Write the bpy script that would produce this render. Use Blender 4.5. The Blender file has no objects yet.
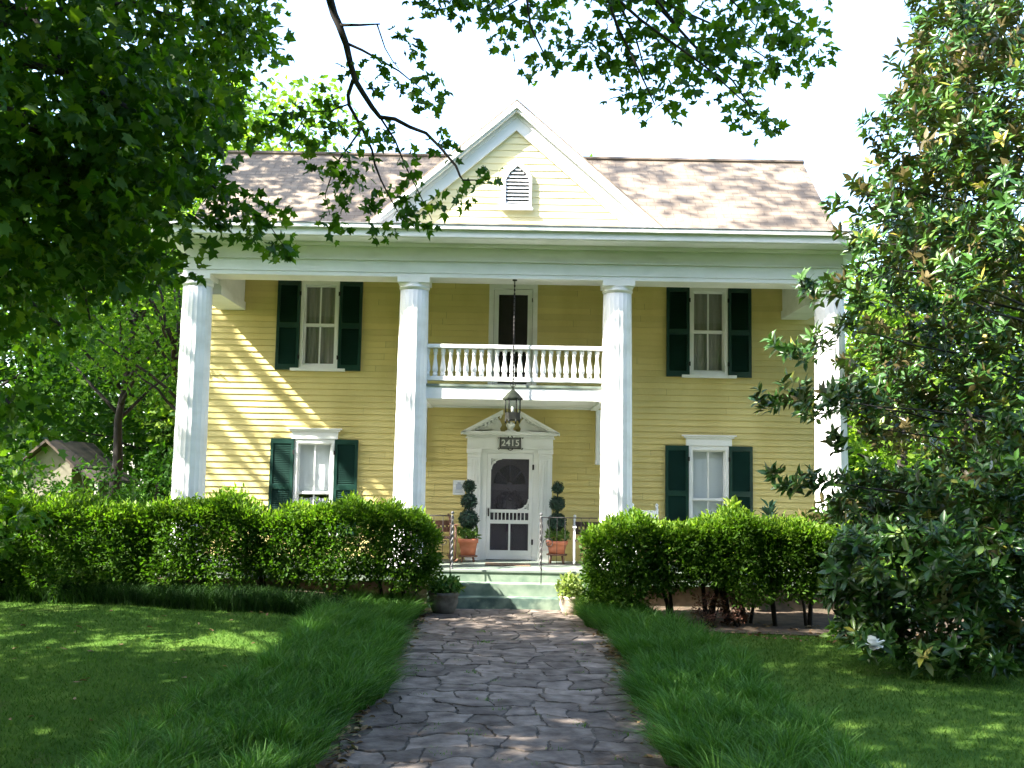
import bpy, math, random
import numpy as np
from mathutils import Vector, Matrix
S = bpy.context.scene
COL = S.collection
rnd = random.Random(7)
rng = np.random.default_rng(11)
R = math.radians

# ------------------------------------------------------------------ camera
CAMZ = 2.3
PITCH, ROLL, FPX = R(5.5), R(1.0), 1000.0
fw = Vector((0, math.cos(PITCH), math.sin(PITCH)))
r0 = Vector((1, 0, 0)); u0 = r0.cross(fw)
rt = math.cos(ROLL)*r0 + math.sin(ROLL)*u0
up = -math.sin(ROLL)*r0 + math.cos(ROLL)*u0
cd = bpy.data.cameras.new('camera'); cam = bpy.data.objects.new('camera', cd); COL.objects.link(cam)
M3 = Matrix((rt, up, -fw)).transposed()
cam.matrix_world = Matrix.Translation((0, 0, CAMZ)) @ M3.to_4x4()
cd.sensor_width = 36; cd.lens = 36*FPX/1024; cd.clip_end = 2000; cd.clip_start = .05
S.camera = cam

# ------------------------------------------------------------------ sky, sun, exposure
SUNV = Vector((-0.973, -0.4545, 1.0)).normalized()
EL = math.asin(SUNV.z); AZ = math.atan2(SUNV.x, SUNV.y)
w = bpy.data.worlds.new('World'); S.world = w; w.use_nodes = True
nt = w.node_tree; bg = nt.nodes['Background']
sky = nt.nodes.new('ShaderNodeTexSky'); sky.sky_type = 'NISHITA'; sky.sun_disc = False
sky.sun_elevation = EL; sky.sun_rotation = AZ
sky.air_density = 1.0; sky.dust_density = 1.6; sky.ozone_density = 1.0
hs = nt.nodes.new('ShaderNodeHueSaturation'); hs.inputs['Saturation'].default_value = 1.0
nt.links.new(sky.outputs[0], hs.inputs['Color']); nt.links.new(hs.outputs[0], bg.inputs[0]); bg.inputs[1].default_value = 0.15
sl = bpy.data.lights.new('sun', 'SUN'); sun = bpy.data.objects.new('sun', sl); COL.objects.link(sun)
sl.energy = 5.0; sl.angle = R(0.55); sl.color = (1.0, .95, .86)
sun.rotation_euler = SUNV.to_track_quat('Z', 'Y').to_euler()
S.view_settings.view_transform = 'Standard'; S.view_settings.look = 'None'
S.view_settings.exposure = 2.68; S.view_settings.gamma = 1
S.render.engine = 'CYCLES'
S.cycles.use_denoising = True
S.cycles.max_bounces = 8; S.cycles.diffuse_bounces = 4; S.cycles.transparent_max_bounces = 12
S.cycles.transmission_bounces = 5; S.cycles.glossy_bounces = 3
S.cycles.use_adaptive_sampling = True; S.cycles.adaptive_threshold = 0.012; S.cycles.denoising_prefilter = 'ACCURATE'
S.cycles.sample_clamp_indirect = 6

# ------------------------------------------------------------------ helpers
def at(px, py, y):
    d = (px-512)/FPX*rt - (py-384)/FPX*up + fw
    t = y/d.y
    return Vector((d.x*t, y, CAMZ + d.z*t))
def proj(P):
    P = np.asarray(P, float); v = P - np.array([0, 0, CAMZ])
    wv = v @ np.array(fw); wv = np.where(wv < .01, .01, wv)
    return 512+FPX*(v@np.array(rt))/wv, 384-FPX*(v@np.array(up))/wv, v @ np.array(fw)

def sstep(t, a, b):
    t = np.clip((t-a)/(b-a), 0, 1); return t*t*(3-2*t)
def zg(x, y):
    x = np.asarray(x, float); y = np.asarray(y, float)
    z = .22*np.clip((y-5)/(16.2-5), 0, 1)
    z = z + .2*sstep(-x, 1.5, 3.6)*sstep(y, 8, 14.5)*(1-.5*sstep(y, 16, 19)) - .06*sstep(x, 3, 7)*sstep(y, 7, 11)
    z = z + .02*np.sin(x*1.1+.4)*np.sin(y*.9)*sstep(np.abs(x), 2.0, 3.5)
    return z

def link(name, me, mat=None, parent=None):
    o = bpy.data.objects.new(name, me); COL.objects.link(o)
    if mat is not None and me is not None and hasattr(me, 'materials') and len(me.materials) == 0: me.materials.append(mat)
    if parent is not None: o.parent = parent
    return o
def tag(o, label=None, cat=None, group=None, kind=None):
    if label: o['label'] = label
    if cat: o['category'] = cat
    if group: o['group'] = group
    if kind: o['kind'] = kind
    return o
def thing(name, loc, label, cat, group=None, rz=0):
    o = bpy.data.objects.new(name, None); COL.objects.link(o); o.location = loc; o.rotation_euler = (0, 0, rz)
    o.empty_display_size = .1
    return tag(o, label, cat, group)

class MB:
    """collects polygons; build() links them as one mesh object"""
    def __init__(s): s.v = []; s.f = []; s.sm = []
    def add(s, vs, fs, smooth=False):
        n = len(s.v); s.v += [tuple(p) for p in vs]; s.f += [tuple(i+n for i in f) for f in fs]; s.sm += [smooth]*len(fs); return s
    def box(s, x0, x1, y0, y1, z0, z1):
        return s.add([(x0,y0,z0),(x1,y0,z0),(x1,y1,z0),(x0,y1,z0),(x0,y0,z1),(x1,y0,z1),(x1,y1,z1),(x0,y1,z1)],
              [(0,3,2,1),(4,5,6,7),(0,1,5,4),(1,2,6,5),(2,3,7,6),(3,0,4,7)])
    def prism(s, pts, a, b, axis='y'):
        """polygon pts in (u,v), extruded a..b along axis"""
        n = len(pts)
        def P(u, v, t): return (u, t, v) if axis == 'y' else ((t, u, v) if axis == 'x' else (u, v, t))
        vs = [P(u, v, a) for u, v in pts]+[P(u, v, b) for u, v in pts]
        fs = [tuple(range(n)), tuple(range(2*n-1, n-1, -1))]+[(i, i+n, (i+1) % n+n, (i+1) % n) for i in range(n)]
        return s.add(vs, fs)
    def lathe(s, prof, seg=24, c=(0, 0, 0), flutes=0, fd=0, cap=True, smooth=True):
        vs = []; fs = []
        for r, z in prof:
            for i in range(seg):
                a = 2*math.pi*i/seg; rr = r
                if flutes: rr = r*(1-fd*abs(math.sin(a*flutes/2))**.7)
                vs.append((c[0]+rr*math.cos(a), c[1]+rr*math.sin(a), c[2]+z))
        for k in range(len(prof)-1):
            for i in range(seg):
                j = (i+1) % seg; fs.append((k*seg+i, k*seg+j, (k+1)*seg+j, (k+1)*seg+i))
        s.add(vs, fs, smooth)
        if cap:
            n = len(s.v)-len(vs); L = len(prof)-1
            s.f.append(tuple(n+i for i in range(seg-1, -1, -1))); s.f.append(tuple(n+L*seg+i for i in range(seg))); s.sm += [False, False]
        return s
    def tube(s, pts, rad, seg=7, smooth=True):
        pts = [Vector(p) for p in pts]; n = len(pts)
        if not hasattr(rad, '__len__'): rad = [rad]*n
        prev = None; vs = []; fs = []
        for k, p in enumerate(pts):
            t = (pts[min(k+1, n-1)]-pts[max(k-1, 0)])
            if t.length < 1e-9: t = Vector((0, 0, 1))
            t.normalize()
            if prev is None:
                a = Vector((0, 0, 1)) if abs(t.z) < .9 else Vector((1, 0, 0))
                u = t.cross(a).normalized()
            else:
                u = (prev - t*prev.dot(t)); u = u.normalized() if u.length > 1e-6 else t.orthogonal().normalized()
            prev = u; v = t.cross(u)
            for i in range(seg):
                a = 2*math.pi*i/seg; vs.append(p+(u*math.cos(a)+v*math.sin(a))*rad[k])
        for k in range(n-1):
            for i in range(seg):
                j = (i+1) % seg; fs.append((k*seg+i, k*seg+j, (k+1)*seg+j, (k+1)*seg+i))
        fs.append(tuple(range(seg-1, -1, -1))); fs.append(tuple((n-1)*seg+i for i in range(seg)))
        return s.add(vs, fs, smooth)
    def ball(s, c, r, seg=12, rings=8, sq=1):
        prof = [(max(1e-4, r*math.sin(math.pi*k/rings)), -r*sq*math.cos(math.pi*k/rings)) for k in range(rings+1)]
        return s.lathe(prof, seg, c, cap=False)
    def mesh(s, name):
        me = bpy.data.meshes.new(name); me.from_pydata(s.v, [], s.f)
        me.polygons.foreach_set('use_smooth', s.sm); me.update(); return me
    def build(s, name, mat, parent=None, bevel=0):
        o = link(name, s.mesh(name), mat, parent)
        if bevel:
            m = o.modifiers.new('bevel', 'BEVEL'); m.width = bevel; m.segments = 2; m.limit_method = 'ANGLE'
        return o

# ------------------------------------------------------------------ materials
def mat(name, c1, c2=None, scale=4, rough=.6, bump=0, bscale=None, spec=.4, detail=6, lo=.35, hi=.65, stretch=(1, 1, 1), metal=0):
    m = bpy.data.materials.new(name); m.use_nodes = True; t = m.node_tree; b = t.nodes['Principled BSDF']
    b.inputs['Roughness'].default_value = rough; b.inputs['Specular IOR Level'].default_value = spec; b.inputs['Metallic'].default_value = metal
    b.inputs['Base Color'].default_value = (*c1, 1)
    tc = t.nodes.new('ShaderNodeTexCoord'); mp = t.nodes.new('ShaderNodeMapping'); mp.inputs['Scale'].default_value = stretch
    t.links.new(tc.outputs['Object'], mp.inputs[0])
    if c2 is not None:
        n = t.nodes.new('ShaderNodeTexNoise'); n.inputs['Scale'].default_value = scale; n.inputs['Detail'].default_value = detail
        t.links.new(mp.outputs[0], n.inputs['Vector'])
        r = t.nodes.new('ShaderNodeValToRGB'); r.color_ramp.elements[0].position = lo; r.color_ramp.elements[1].position = hi
        r.color_ramp.elements[0].color = (*c1, 1); r.color_ramp.elements[1].color = (*c2, 1)
        t.links.new(n.outputs['Fac'], r.inputs[0]); t.links.new(r.outputs[0], b.inputs['Base Color'])
    if bump:
        n2 = t.nodes.new('ShaderNodeTexNoise'); n2.inputs['Scale'].default_value = bscale or scale*6; n2.inputs['Detail'].default_value = 5
        t.links.new(mp.outputs[0], n2.inputs['Vector'])
        bp = t.nodes.new('ShaderNodeBump'); bp.inputs['Strength'].default_value = bump; bp.inputs['Distance'].default_value = .01
        t.links.new(n2.outputs['Fac'], bp.inputs['Height']); t.links.new(bp.outputs[0], b.inputs['Normal'])
    return m

def leafmat(name, cols, trans=.35, rough=.45, spec=.35, tcol=None, back=None):
    """cols: ramp colours over the per-leaf 'tint' attribute"""
    m = bpy.data.materials.new(name); m.use_nodes = True; t = m.node_tree; b = t.nodes['Principled BSDF']; out = t.nodes['Material Output']
    a = t.nodes.new('ShaderNodeAttribute'); a.attribute_name = 'tint'
    r = t.nodes.new('ShaderNodeValToRGB'); el = r.color_ramp.elements
    for i, (p, c) in enumerate(cols):
        e = el[i] if i < 2 else el.new(p)
        e.position = p; e.color = (*c, 1)
    t.links.new(a.outputs['Fac'], r.inputs[0]); src = r.outputs[0]
    if back is not None:
        g = t.nodes.new('ShaderNodeNewGeometry'); mx = t.nodes.new('ShaderNodeMix'); mx.data_type = 'RGBA'
        t.links.new(g.outputs['Backfacing'], mx.inputs[0]); t.links.new(src, mx.inputs[6]); mx.inputs[7].default_value = (*back, 1); src = mx.outputs[2]
    t.links.new(src, b.inputs['Base Color']); b.inputs['Roughness'].default_value = rough; b.inputs['Specular IOR Level'].default_value = spec
    if trans > 0:
        tl = t.nodes.new('ShaderNodeBsdfTranslucent'); hs = t.nodes.new('ShaderNodeMix'); hs.data_type = 'RGBA'; hs.blend_type = 'MULTIPLY'; hs.inputs[0].default_value = 1
        t.links.new(r.outputs[0], hs.inputs[6]); hs.inputs[7].default_value = (*(tcol or (1.6, 1.9, .55)), 1)
        t.links.new(hs.outputs[2], tl.inputs[0])
        mx2 = t.nodes.new('ShaderNodeMixShader'); mx2.inputs[0].default_value = trans
        t.links.new(b.outputs[0], mx2.inputs[1]); t.links.new(tl.outputs[0], mx2.inputs[2]); t.links.new(mx2.outputs[0], out.inputs[0])
    return m

white = mat('white_paint', (.74, .74, .72), (.80, .80, .79), 3, .5, .06, 40)
white_old = mat('weathered_white_paint', (.67, .67, .64), (.79, .79, .78), 2.2, .6, .15, 25, stretch=(.6, 1, 1.6), lo=.3, hi=.55)
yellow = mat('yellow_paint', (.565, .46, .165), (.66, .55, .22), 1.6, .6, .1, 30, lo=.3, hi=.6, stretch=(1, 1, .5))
green_sh = mat('dark_green_paint', (.008, .032, .025), (.012, .045, .033), 3, .35, .08, 20)
porch_floor_m = mat('porch_floor_paint', (.13, .165, .135), (.19, .22, .18), 3, .55, .1, 20)
step_m = mat('step_paint', (.11, .16, .115), (.22, .27, .20), 5, .6, .15, 20, lo=.35, hi=.7)
brick_m = mat('old_foundation', (.10, .085, .06), (.19, .15, .10), 6, .9, .4, 20)
iron = mat('black_iron', (.014, .014, .015), (.035, .03, .028), 12, .6, .1, spec=.2)
iron_grey = mat('grey_iron', (.07, .07, .07), (.17, .17, .165), 20, .55, .1)
bronze = mat('dark_bronze', (.016, .016, .015), (.03, .032, .025), 12, .55, .1, spec=.2)
terracotta = mat('terracotta', (.50, .15, .075), (.58, .21, .12), 7, .75, .15, 40)
stone_pot = mat('stone_pot', (.105, .095, .075), (.19, .175, .14), 9, .9, .3, 30)
bark = mat('bark', (.05, .037, .028), (.11, .085, .065), 10, .9, .6, 16, stretch=(1, 1, .3))
bark_dark = mat('dark_bark', (.014, .011, .010), (.035, .028, .023), 12, .9, .5, 18, stretch=(1, 1, .3))
wood_br = mat('brown_wood', (.14, .065, .04), (.22, .11, .07), 8, .5, .1, 20, stretch=(3, 3, .6))
wood_dk = mat('dark_wood', (.035, .022, .02), (.06, .035, .03), 8, .45, .1, 20)
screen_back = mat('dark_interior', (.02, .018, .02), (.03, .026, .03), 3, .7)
soil = mat('soil', (.045, .032, .02), (.105, .072, .045), 5, .95, .6, 30)

def glass_mat(name, tint=(.9, .93, .95), fac=.05):
    m = bpy.data.materials.new(name); m.use_nodes = True; t = m.node_tree; out = t.nodes['Material Output']
    t.nodes.remove(t.nodes['Principled BSDF'])
    tr = t.nodes.new('ShaderNodeBsdfTransparent'); tr.inputs[0].default_value = (*tint, 1)
    gl = t.nodes.new('ShaderNodeBsdfGlossy'); gl.inputs['Roughness'].default_value = .02
    no = t.nodes.new('ShaderNodeTexNoise'); no.inputs['Scale'].default_value = 2.2; no.inputs['Detail'].default_value = 1
    bp = t.nodes.new('ShaderNodeBump'); bp.inputs['Strength'].default_value = .08; bp.inputs['Distance'].default_value = .05
    t.links.new(no.outputs[0], bp.inputs['Height']); t.links.new(bp.outputs[0], gl.inputs['Normal'])
    fr = t.nodes.new('ShaderNodeLayerWeight'); fr.inputs[0].default_value = .25
    pw = t.nodes.new('ShaderNodeMath'); pw.operation = 'POWER'; pw.inputs[1].default_value = 2.5; t.links.new(fr.outputs['Facing'], pw.inputs[0])
    ad = t.nodes.new('ShaderNodeMath'); ad.operation = 'MULTIPLY_ADD'; ad.inputs[1].default_value = .6; ad.inputs[2].default_value = fac; t.links.new(pw.outputs[0], ad.inputs[0])
    mx = t.nodes.new('ShaderNodeMixShader'); t.links.new(ad.outputs[0], mx.inputs[0]); t.links.new(tr.outputs[0], mx.inputs[1]); t.links.new(gl.outputs[0], mx.inputs[2])
    t.links.new(mx.outputs[0], out.inputs[0]); return m
glass = glass_mat('window_glass')
def screen_mat(name, col, alpha):
    m = bpy.data.materials.new(name); m.use_nodes = True; t = m.node_tree; b = t.nodes['Principled BSDF']
    b.inputs['Base Color'].default_value = (*col, 1); b.inputs['Roughness'].default_value = .7; b.inputs['Alpha'].default_value = alpha
    return m
screen_m = screen_mat('screen_mesh', (.06, .055, .07), .42)
def curtain_mat(name, c1, c2, sc):
    m = bpy.data.materials.new(name); m.use_nodes = True; t = m.node_tree; b = t.nodes['Principled BSDF']; b.inputs['Roughness'].default_value = .9
    tc = t.nodes.new('ShaderNodeTexCoord'); n = t.nodes.new('ShaderNodeTexNoise'); n.inputs['Scale'].default_value = sc
    mp = t.nodes.new('ShaderNodeMapping'); mp.inputs['Scale'].default_value = (3, 1, .15); t.links.new(tc.outputs['Object'], mp.inputs[0]); t.links.new(mp.outputs[0], n.inputs['Vector'])
    r = t.nodes.new('ShaderNodeValToRGB'); r.color_ramp.elements[0].color = (*c1, 1); r.color_ramp.elements[1].color = (*c2, 1); r.color_ramp.elements[0].position = .35; r.color_ramp.elements[1].position = .65
    t.links.new(n.outputs[0], r.inputs[0]); t.links.new(r.outputs[0], b.inputs['Base Color']); return m
sheer_dark = curtain_mat('dim_sheer_curtain', (.25, .235, .20), (.32, .30, .265), 6)
shade_white = curtain_mat('white_roller_shade', (.62, .64, .64), (.68, .70, .70), 1.5)
lace = curtain_mat('lace_curtain', (.30, .31, .36), (.62, .63, .66), 9)

def roof_mat():
    m = mat('roof_shingles', (.175, .135, .098), (.235, .188, .14), 5, .85, 0, lo=.3, hi=.7)
    t = m.node_tree; b = t.nodes['Principled BSDF']
    tc = t.nodes.new('ShaderNodeTexCoord'); mp = t.nodes.new('ShaderNodeMapping'); mp.inputs['Scale'].default_value = (1, 1, 1)
    t.links.new(tc.outputs['UV'], mp.inputs[0])
    br = t.nodes.new('ShaderNodeTexBrick'); br.inputs['Scale'].default_value = 1; br.inputs['Brick Width'].default_value = .30; br.inputs['Row Height'].default_value = .14
    br.inputs['Mortar Size'].default_value = .006; br.inputs['Color1'].default_value = (1, 1, 1, 1); br.inputs['Color2'].default_value = (.82, .82, .83, 1); br.inputs['Mortar'].default_value = (.45, .42, .4, 1)
    t.links.new(mp.outputs[0], br.inputs['Vector'])
    src = b.inputs['Base Color'].links[0].from_socket
    mx = t.nodes.new('ShaderNodeMix'); mx.data_type = 'RGBA'; mx.blend_type = 'MULTIPLY'; mx.inputs[0].default_value = .8
    t.links.new(src, mx.inputs[6]); t.links.new(br.outputs[0], mx.inputs[7]); t.links.new(mx.outputs[2], b.inputs['Base Color'])
    bp = t.nodes.new('ShaderNodeBump'); bp.inputs['Strength'].default_value = .5; bp.inputs['Distance'].default_value = .02
    t.links.new(br.outputs[1], bp.inputs['Height']); bp.invert = True; t.links.new(bp.outputs[0], b.inputs['Normal'])
    return m
roof_m = roof_mat()

for m_ in (yellow,):
    t = m_.node_tree; b_ = t.nodes['Principled BSDF']; src = b_.inputs['Base Color'].links[0].from_socket
    gn = t.nodes.new('ShaderNodeNewGeometry'); mr = t.nodes.new('ShaderNodeMapRange'); mr.inputs[3].default_value = .90; mr.inputs[4].default_value = 1.05
    vm = t.nodes.new('ShaderNodeVectorMath'); vm.operation = 'SCALE'; t.links.new(gn.outputs['Random Per Island'], mr.inputs[0]); t.links.new(src, vm.inputs[0]); t.links.new(mr.outputs[0], vm.inputs['Scale']); t.links.new(vm.outputs[0], b_.inputs['Base Color'])
# ------------------------------------------------------------------ ground
xs = np.concatenate([np.linspace(-90, -14, 26)[:-1], np.linspace(-14, 14, 113), np.linspace(14, 90, 26)[1:]])
ys = np.concatenate([np.linspace(-25, 2, 20)[:-1], np.linspace(2, 22, 81), np.linspace(22, 160, 36)[1:]])
X, Y = np.meshgrid(xs, ys); Z = zg(X, Y) - .03*(np.abs(X) < 1.5)*(Y < 16.3)
def gridmesh(name, X, Y, Z):
    n, m = X.shape
    V = np.stack([X, Y, Z], -1).reshape(-1, 3)
    i = np.arange(n*m).reshape(n, m)
    F = np.stack([i[:-1, :-1], i[:-1, 1:], i[1:, 1:], i[1:, :-1]], -1).reshape(-1, 4)
    return npmesh(name, V, F)
def npmesh(name, V, F, tint=None, smooth=False, vt=None):
    me = bpy.data.meshes.new(name); V = np.ascontiguousarray(V, np.float32); k = F.shape[1]
    me.vertices.add(len(V)); me.vertices.foreach_set('co', V.ravel())
    me.loops.add(F.size); me.loops.foreach_set('vertex_index', np.ascontiguousarray(F, np.int32).ravel())
    me.polygons.add(len(F)); me.polygons.foreach_set('loop_start', np.arange(0, F.size, k, dtype=np.int32))
    if smooth: me.polygons.foreach_set('use_smooth', np.ones(len(F), bool))
    if tint is not None:
        a = me.attributes.new('tint', 'FLOAT', 'FACE'); a.data.foreach_set('value', np.ascontiguousarray(tint, np.float32))
    me.update(calc_edges=True); me.validate(); return me

def lawn_mat():
    m = mat('lawn_ground', (.034, .078, .015), (.076, .128, .024), 1.3, .95, .6, 55, spec=0, detail=8, lo=.3, hi=.7)
    t = m.node_tree; b = t.nodes['Principled BSDF']; src = b.inputs['Base Color'].links[0].from_socket
    tc = t.nodes.new('ShaderNodeTexCoord')
    n = t.nodes.new('ShaderNodeTexNoise'); n.inputs['Scale'].default_value = .9; n.inputs['Detail'].default_value = 9; n.inputs['Roughness'].default_value = .7
    t.links.new(tc.outputs['Object'], n.inputs['Vector'])
    r = t.nodes.new('ShaderNodeValToRGB'); r.color_ramp.elements[0].position = .60; r.color_ramp.elements[1].position = .78
    t.links.new(n.outputs[0], r.inputs[0])
    mx = t.nodes.new('ShaderNodeMix'); mx.data_type = 'RGBA'; t.links.new(r.outputs[0], mx.inputs[0]); t.links.new(src, mx.inputs[6]); mx.inputs[7].default_value = (.13, .10, .05, 1)
    t.links.new(mx.outputs[2], b.inputs['Base Color']); return m
tag(link('lawn', gridmesh('lawn', X, Y, Z), lawn_mat()), kind='structure')

# soil strips: along the walk and under the hedges
def strip(name, x0, x1, y0, y1, dz, m, nx=24, ny=60, edge=None):
    a = np.linspace(0, 1, nx); bq = np.linspace(0, 1, ny); A, B = np.meshgrid(a, bq)
    Yq = y0+(y1-y0)*B
    if edge: Xl, Xr = edge(Yq)
    else: Xl, Xr = x0, x1
    Xq = Xl+(Xr-Xl)*A
    return tag(link(name, gridmesh(name, Xq, Yq, zg(Xq, Yq)+dz), m), kind='structure')
strip('walk_bed', -3.0, 3.0, 2, 16.27, .010, soil, edge=lambda y: (-1.95-.12*np.sin(y*1.3), 1.95+.12*np.sin(y*1.1+1)))
strip('hedge_bed', -12, -1.4, 15.0, 17.2, .016, soil, edge=lambda y: (-5.5-3*sstep(y, 15, 16.5), -1.5+0*y))
strip('hedge_bed', 1.4, 9, 14.5, 17.2, .016, soil, edge=lambda y: (1.5+.9*sstep(y, 15.6, 14.5), 9+0*y))

# flagstone walk
def wob(x, y):
    dx = .05*math.sin(2.3*y+1.1*x)+.045*math.sin(5.1*y-2.7*x+1)+.025*math.sin(11*y+7*x)
    dy = .07*math.sin(2.1*x+.7*y+2)+.05*math.sin(4.7*x+1.9*y)+.028*math.sin(10.3*x-5*y+1)+.014*math.sin(23*x+9*y)
    return dx, dy
ps = MB(); yy = 3.2; prow = 0
while yy < 16.2:
    h = rnd.uniform(.22, .40); h = min(h, 16.25-yy)
    x = -1.44+rnd.uniform(-.08, .08) ; 
    while x < 1.4:
        wd = rnd.uniform(.26, .64)
        if x+wd > 1.2: wd = 1.44-x+rnd.uniform(-.06, .08)
        g = rnd.uniform(.006, .012); x0, x1, y0, y1 = x+g, x+wd-g, yy+g, yy+h-g
        if x1-x0 > .1 and y1-y0 > .08:
            cc = rnd.uniform(.008, .03); skew = rnd.uniform(-.07, .07)
            P = []; n = 9
            corners = [(x0+cc, y0), (x1-cc, y0), (x1, y0+cc), (x1, y1-cc), (x1-cc, y1), (x0+cc, y1), (x0, y1-cc), (x0, y0+cc)]
            for k in range(8):
                a, b = corners[k], corners[(k+1) % 8]; m_ = n if k % 2 == 0 else 1
                for q in range(m_):
                    f = q/m_; P.append((a[0]+(b[0]-a[0])*f, a[1]+(b[1]-a[1])*f))
            cx, cy = (x0+x1)/2, (y0+y1)/2
            hz = rnd.uniform(.012, .026); tx, ty = rnd.uniform(-.02, .02), rnd.uniform(-.015, .015)
            ring = []; jit = [(rnd.uniform(-.012, .012), rnd.uniform(-.010, .010)) for _ in P]
            for sc, dz in ((1, -.05), (1, -.008), (.975, 0)):
                for (px_, py_), (jx_, jy_) in zip(P, jit):
                    qx, qy = cx+(px_-cx)*sc, cy+(py_-cy)*(sc if sc == 1 else .965)
                    dx, dy = wob(qx, qy); j = .011
                    X_, Y_ = qx+dx+jx_, qy+dy+jy_
                    ring.append((X_, Y_, float(zg(0, Y_))+.012+hz+dz+tx*(qx-cx)+ty*(qy-cy)))
            n_ = len(P); fs = [tuple(range(2*n_, 3*n_))]
            for L in (0, 1):
                for i in range(n_): fs.append((L*n_+i, L*n_+(i+1) % n_, (L+1)*n_+(i+1) % n_, (L+1)*n_+i))
            ps.add(ring, fs)
        x += wd
    yy += h
path_m = mat('flagstone', (.085, .066, .054), (.25, .205, .168), 5.5, .9, .9, 26, spec=.15, detail=9, lo=.3, hi=.72)
t = path_m.node_tree; b_ = t.nodes['Principled BSDF']; src = b_.inputs['Base Color'].links[0].from_socket
gn = t.nodes.new('ShaderNodeNewGeometry'); mr = t.nodes.new('ShaderNodeMapRange'); mr.inputs[3].default_value = .62; mr.inputs[4].default_value = 1.22
t.links.new(gn.outputs['Random Per Island'], mr.inputs[0]); mx = t.nodes.new('ShaderNodeVectorMath'); mx.operation = 'SCALE'
t.links.new(src, mx.inputs[0]); t.links.new(mr.outputs[0], mx.inputs['Scale']); t.links.new(mx.outputs[0], b_.inputs['Base Color'])
ps.v = [(x*.92, y, z) for x, y, z in ps.v]
tag(ps.build('path', path_m), kind='structure')
strip('path_base', -1.3, 1.3, 2.5, 16.25, .021, mat('joint_sand', (.06, .05, .04), (.12, .105, .085), 9, .95, .4, 60, spec=.05), 10, 60, edge=lambda y: (-1.30-.04*np.sin(y*3), 1.30+.05*np.sin(y*2.3)))

# ------------------------------------------------------------------ house
WY, CY, AY = 19.0, 17.1, 16.85        # wall, column centres, architrave face
FZ = .81                               # porch floor
house = thing('house', (0, 18, 0), 'two storey pale yellow clapboard house with four white columns', 'house')
HO = Vector((0, -18, 0))
def hp(mb, name, m, parent=None, bevel=0):
    """a part of the house (geometry given in world coordinates)"""
    mb.v = [(p[0], p[1]-18, p[2]) for p in mb.v]
    return mb.build(name, m, parent or house, bevel)

def siding(mb, u0, u1, z0, z1, holes, fn, pitch=.117, lim=None):
    """lapped boards; fn(u, off, z) -> point; lim(z) optionally narrows u0,u1"""
    z = z0
    while z < z1-1e-4:
        zt = min(z+pitch, z1)
        a, b = (u0, u1) if lim is None else lim(z)
        at_, bt_ = (a, b) if lim is None else lim(zt)
        segs = [(a, b)]
        for (hu0, hu1, hz0, hz1) in holes:
            if hz0 < zt-.02 and hz1 > z+.02:
                ns = []
                for (p, q) in segs:
                    if hu1 <= p or hu0 >= q: ns.append((p, q)); continue
                    if hu0 > p: ns.append((p, hu0))
                    if hu1 < q: ns.append((hu1, q))
                segs = ns
        cut = []
        for (p, q) in segs:
            if q-p > 2.5 and lim is None:
                j_ = rnd.uniform(p+.6, q-.6); cut += [(p, j_-.0015), (j_+.0015, q)]
            else: cut.append((p, q))
        for (p, q) in cut:
            pt = at_ if p == a else p; qt = bt_ if q == b else q
            if q-p < .01: continue
            mb.add([fn(p, .028, z), fn(q, .028, z), fn(qt, .006, zt), fn(pt, .006, zt), fn(p, .0, z), fn(q, .0, z)], [(0, 1, 2, 3), (4, 5, 1, 0)])
        z = zt

WX = 5.85
# openings: (x0, x1, z0, z1)
OPEN = {'ul': (-4.07, -3.345, 4.36, 6.05), 'ur': (3.39, 4.11, 4.36, 6.05), 'll': (-4.09, -3.34, 1.25, 3.01), 'lr': (3.375, 4.12, 1.25, 3.01),
        'ud': (-.46, .46, 3.96, 6.06), 'door': (-.47, .455, FZ, 2.84)}
mb = MB()
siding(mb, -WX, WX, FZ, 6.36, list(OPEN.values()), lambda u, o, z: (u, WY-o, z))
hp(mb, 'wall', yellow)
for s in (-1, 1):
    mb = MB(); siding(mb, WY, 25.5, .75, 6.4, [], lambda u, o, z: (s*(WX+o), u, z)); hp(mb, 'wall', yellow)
    mb = MB(); mb.box(min(s*(WX-.02), s*(WX+.06)), max(s*(WX-.02), s*(WX+.06)), WY-.03, WY+.10, FZ, 6.3); hp(mb, 'corner_board', white)
mb = MB(); mb.box(-WX, WX, 25.4, 25.5, .3, 6.4); hp(mb, 'wall', yellow)
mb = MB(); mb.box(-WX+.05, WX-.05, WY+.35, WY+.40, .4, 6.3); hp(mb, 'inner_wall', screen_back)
# foundation, porch
mb = MB(); mb.box(-WX, WX, WY-.0, 25.4, -.1, .80); hp(mb, 'foundation', brick_m)
mb = MB(); mb.box(-5.95, 5.95, 17.02, 17.22, -.1, .60); hp(mb, 'porch_foundation', brick_m)
mb = MB(); mb.box(-6.0, 6.0, 16.82, WY, .772, FZ); hp(mb, 'porch_floor', porch_floor_m, bevel=.006)
for (a, b) in ((-5.97, -1.35), (1.35, 5.97)):
    mb = MB(); mb.box(a, b, 16.86, 16.9, .60, .772); hp(mb, 'porch_skirt', step_m)
# steps
st = MB(); st.box(-1.35, 1.35, 16.84, 17.02, .1, .770); hp(st, 'step', step_m)
mb = MB(); mb.box(-1.3, 1.3, 16.52, 16.84, .1, .62); hp(mb, 'step', step_m, bevel=.008)
mb = MB(); mb.box(-.86, .84, 16.24, 16.52, .05, .425); hp(mb, 'step', mat('patchy_dark_step_paint', (.06, .10, .08), (.20, .26, .19), 4, .6, .15, 20, lo=.4, hi=.62), bevel=.008)  # bottom step patched with darker green

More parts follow.
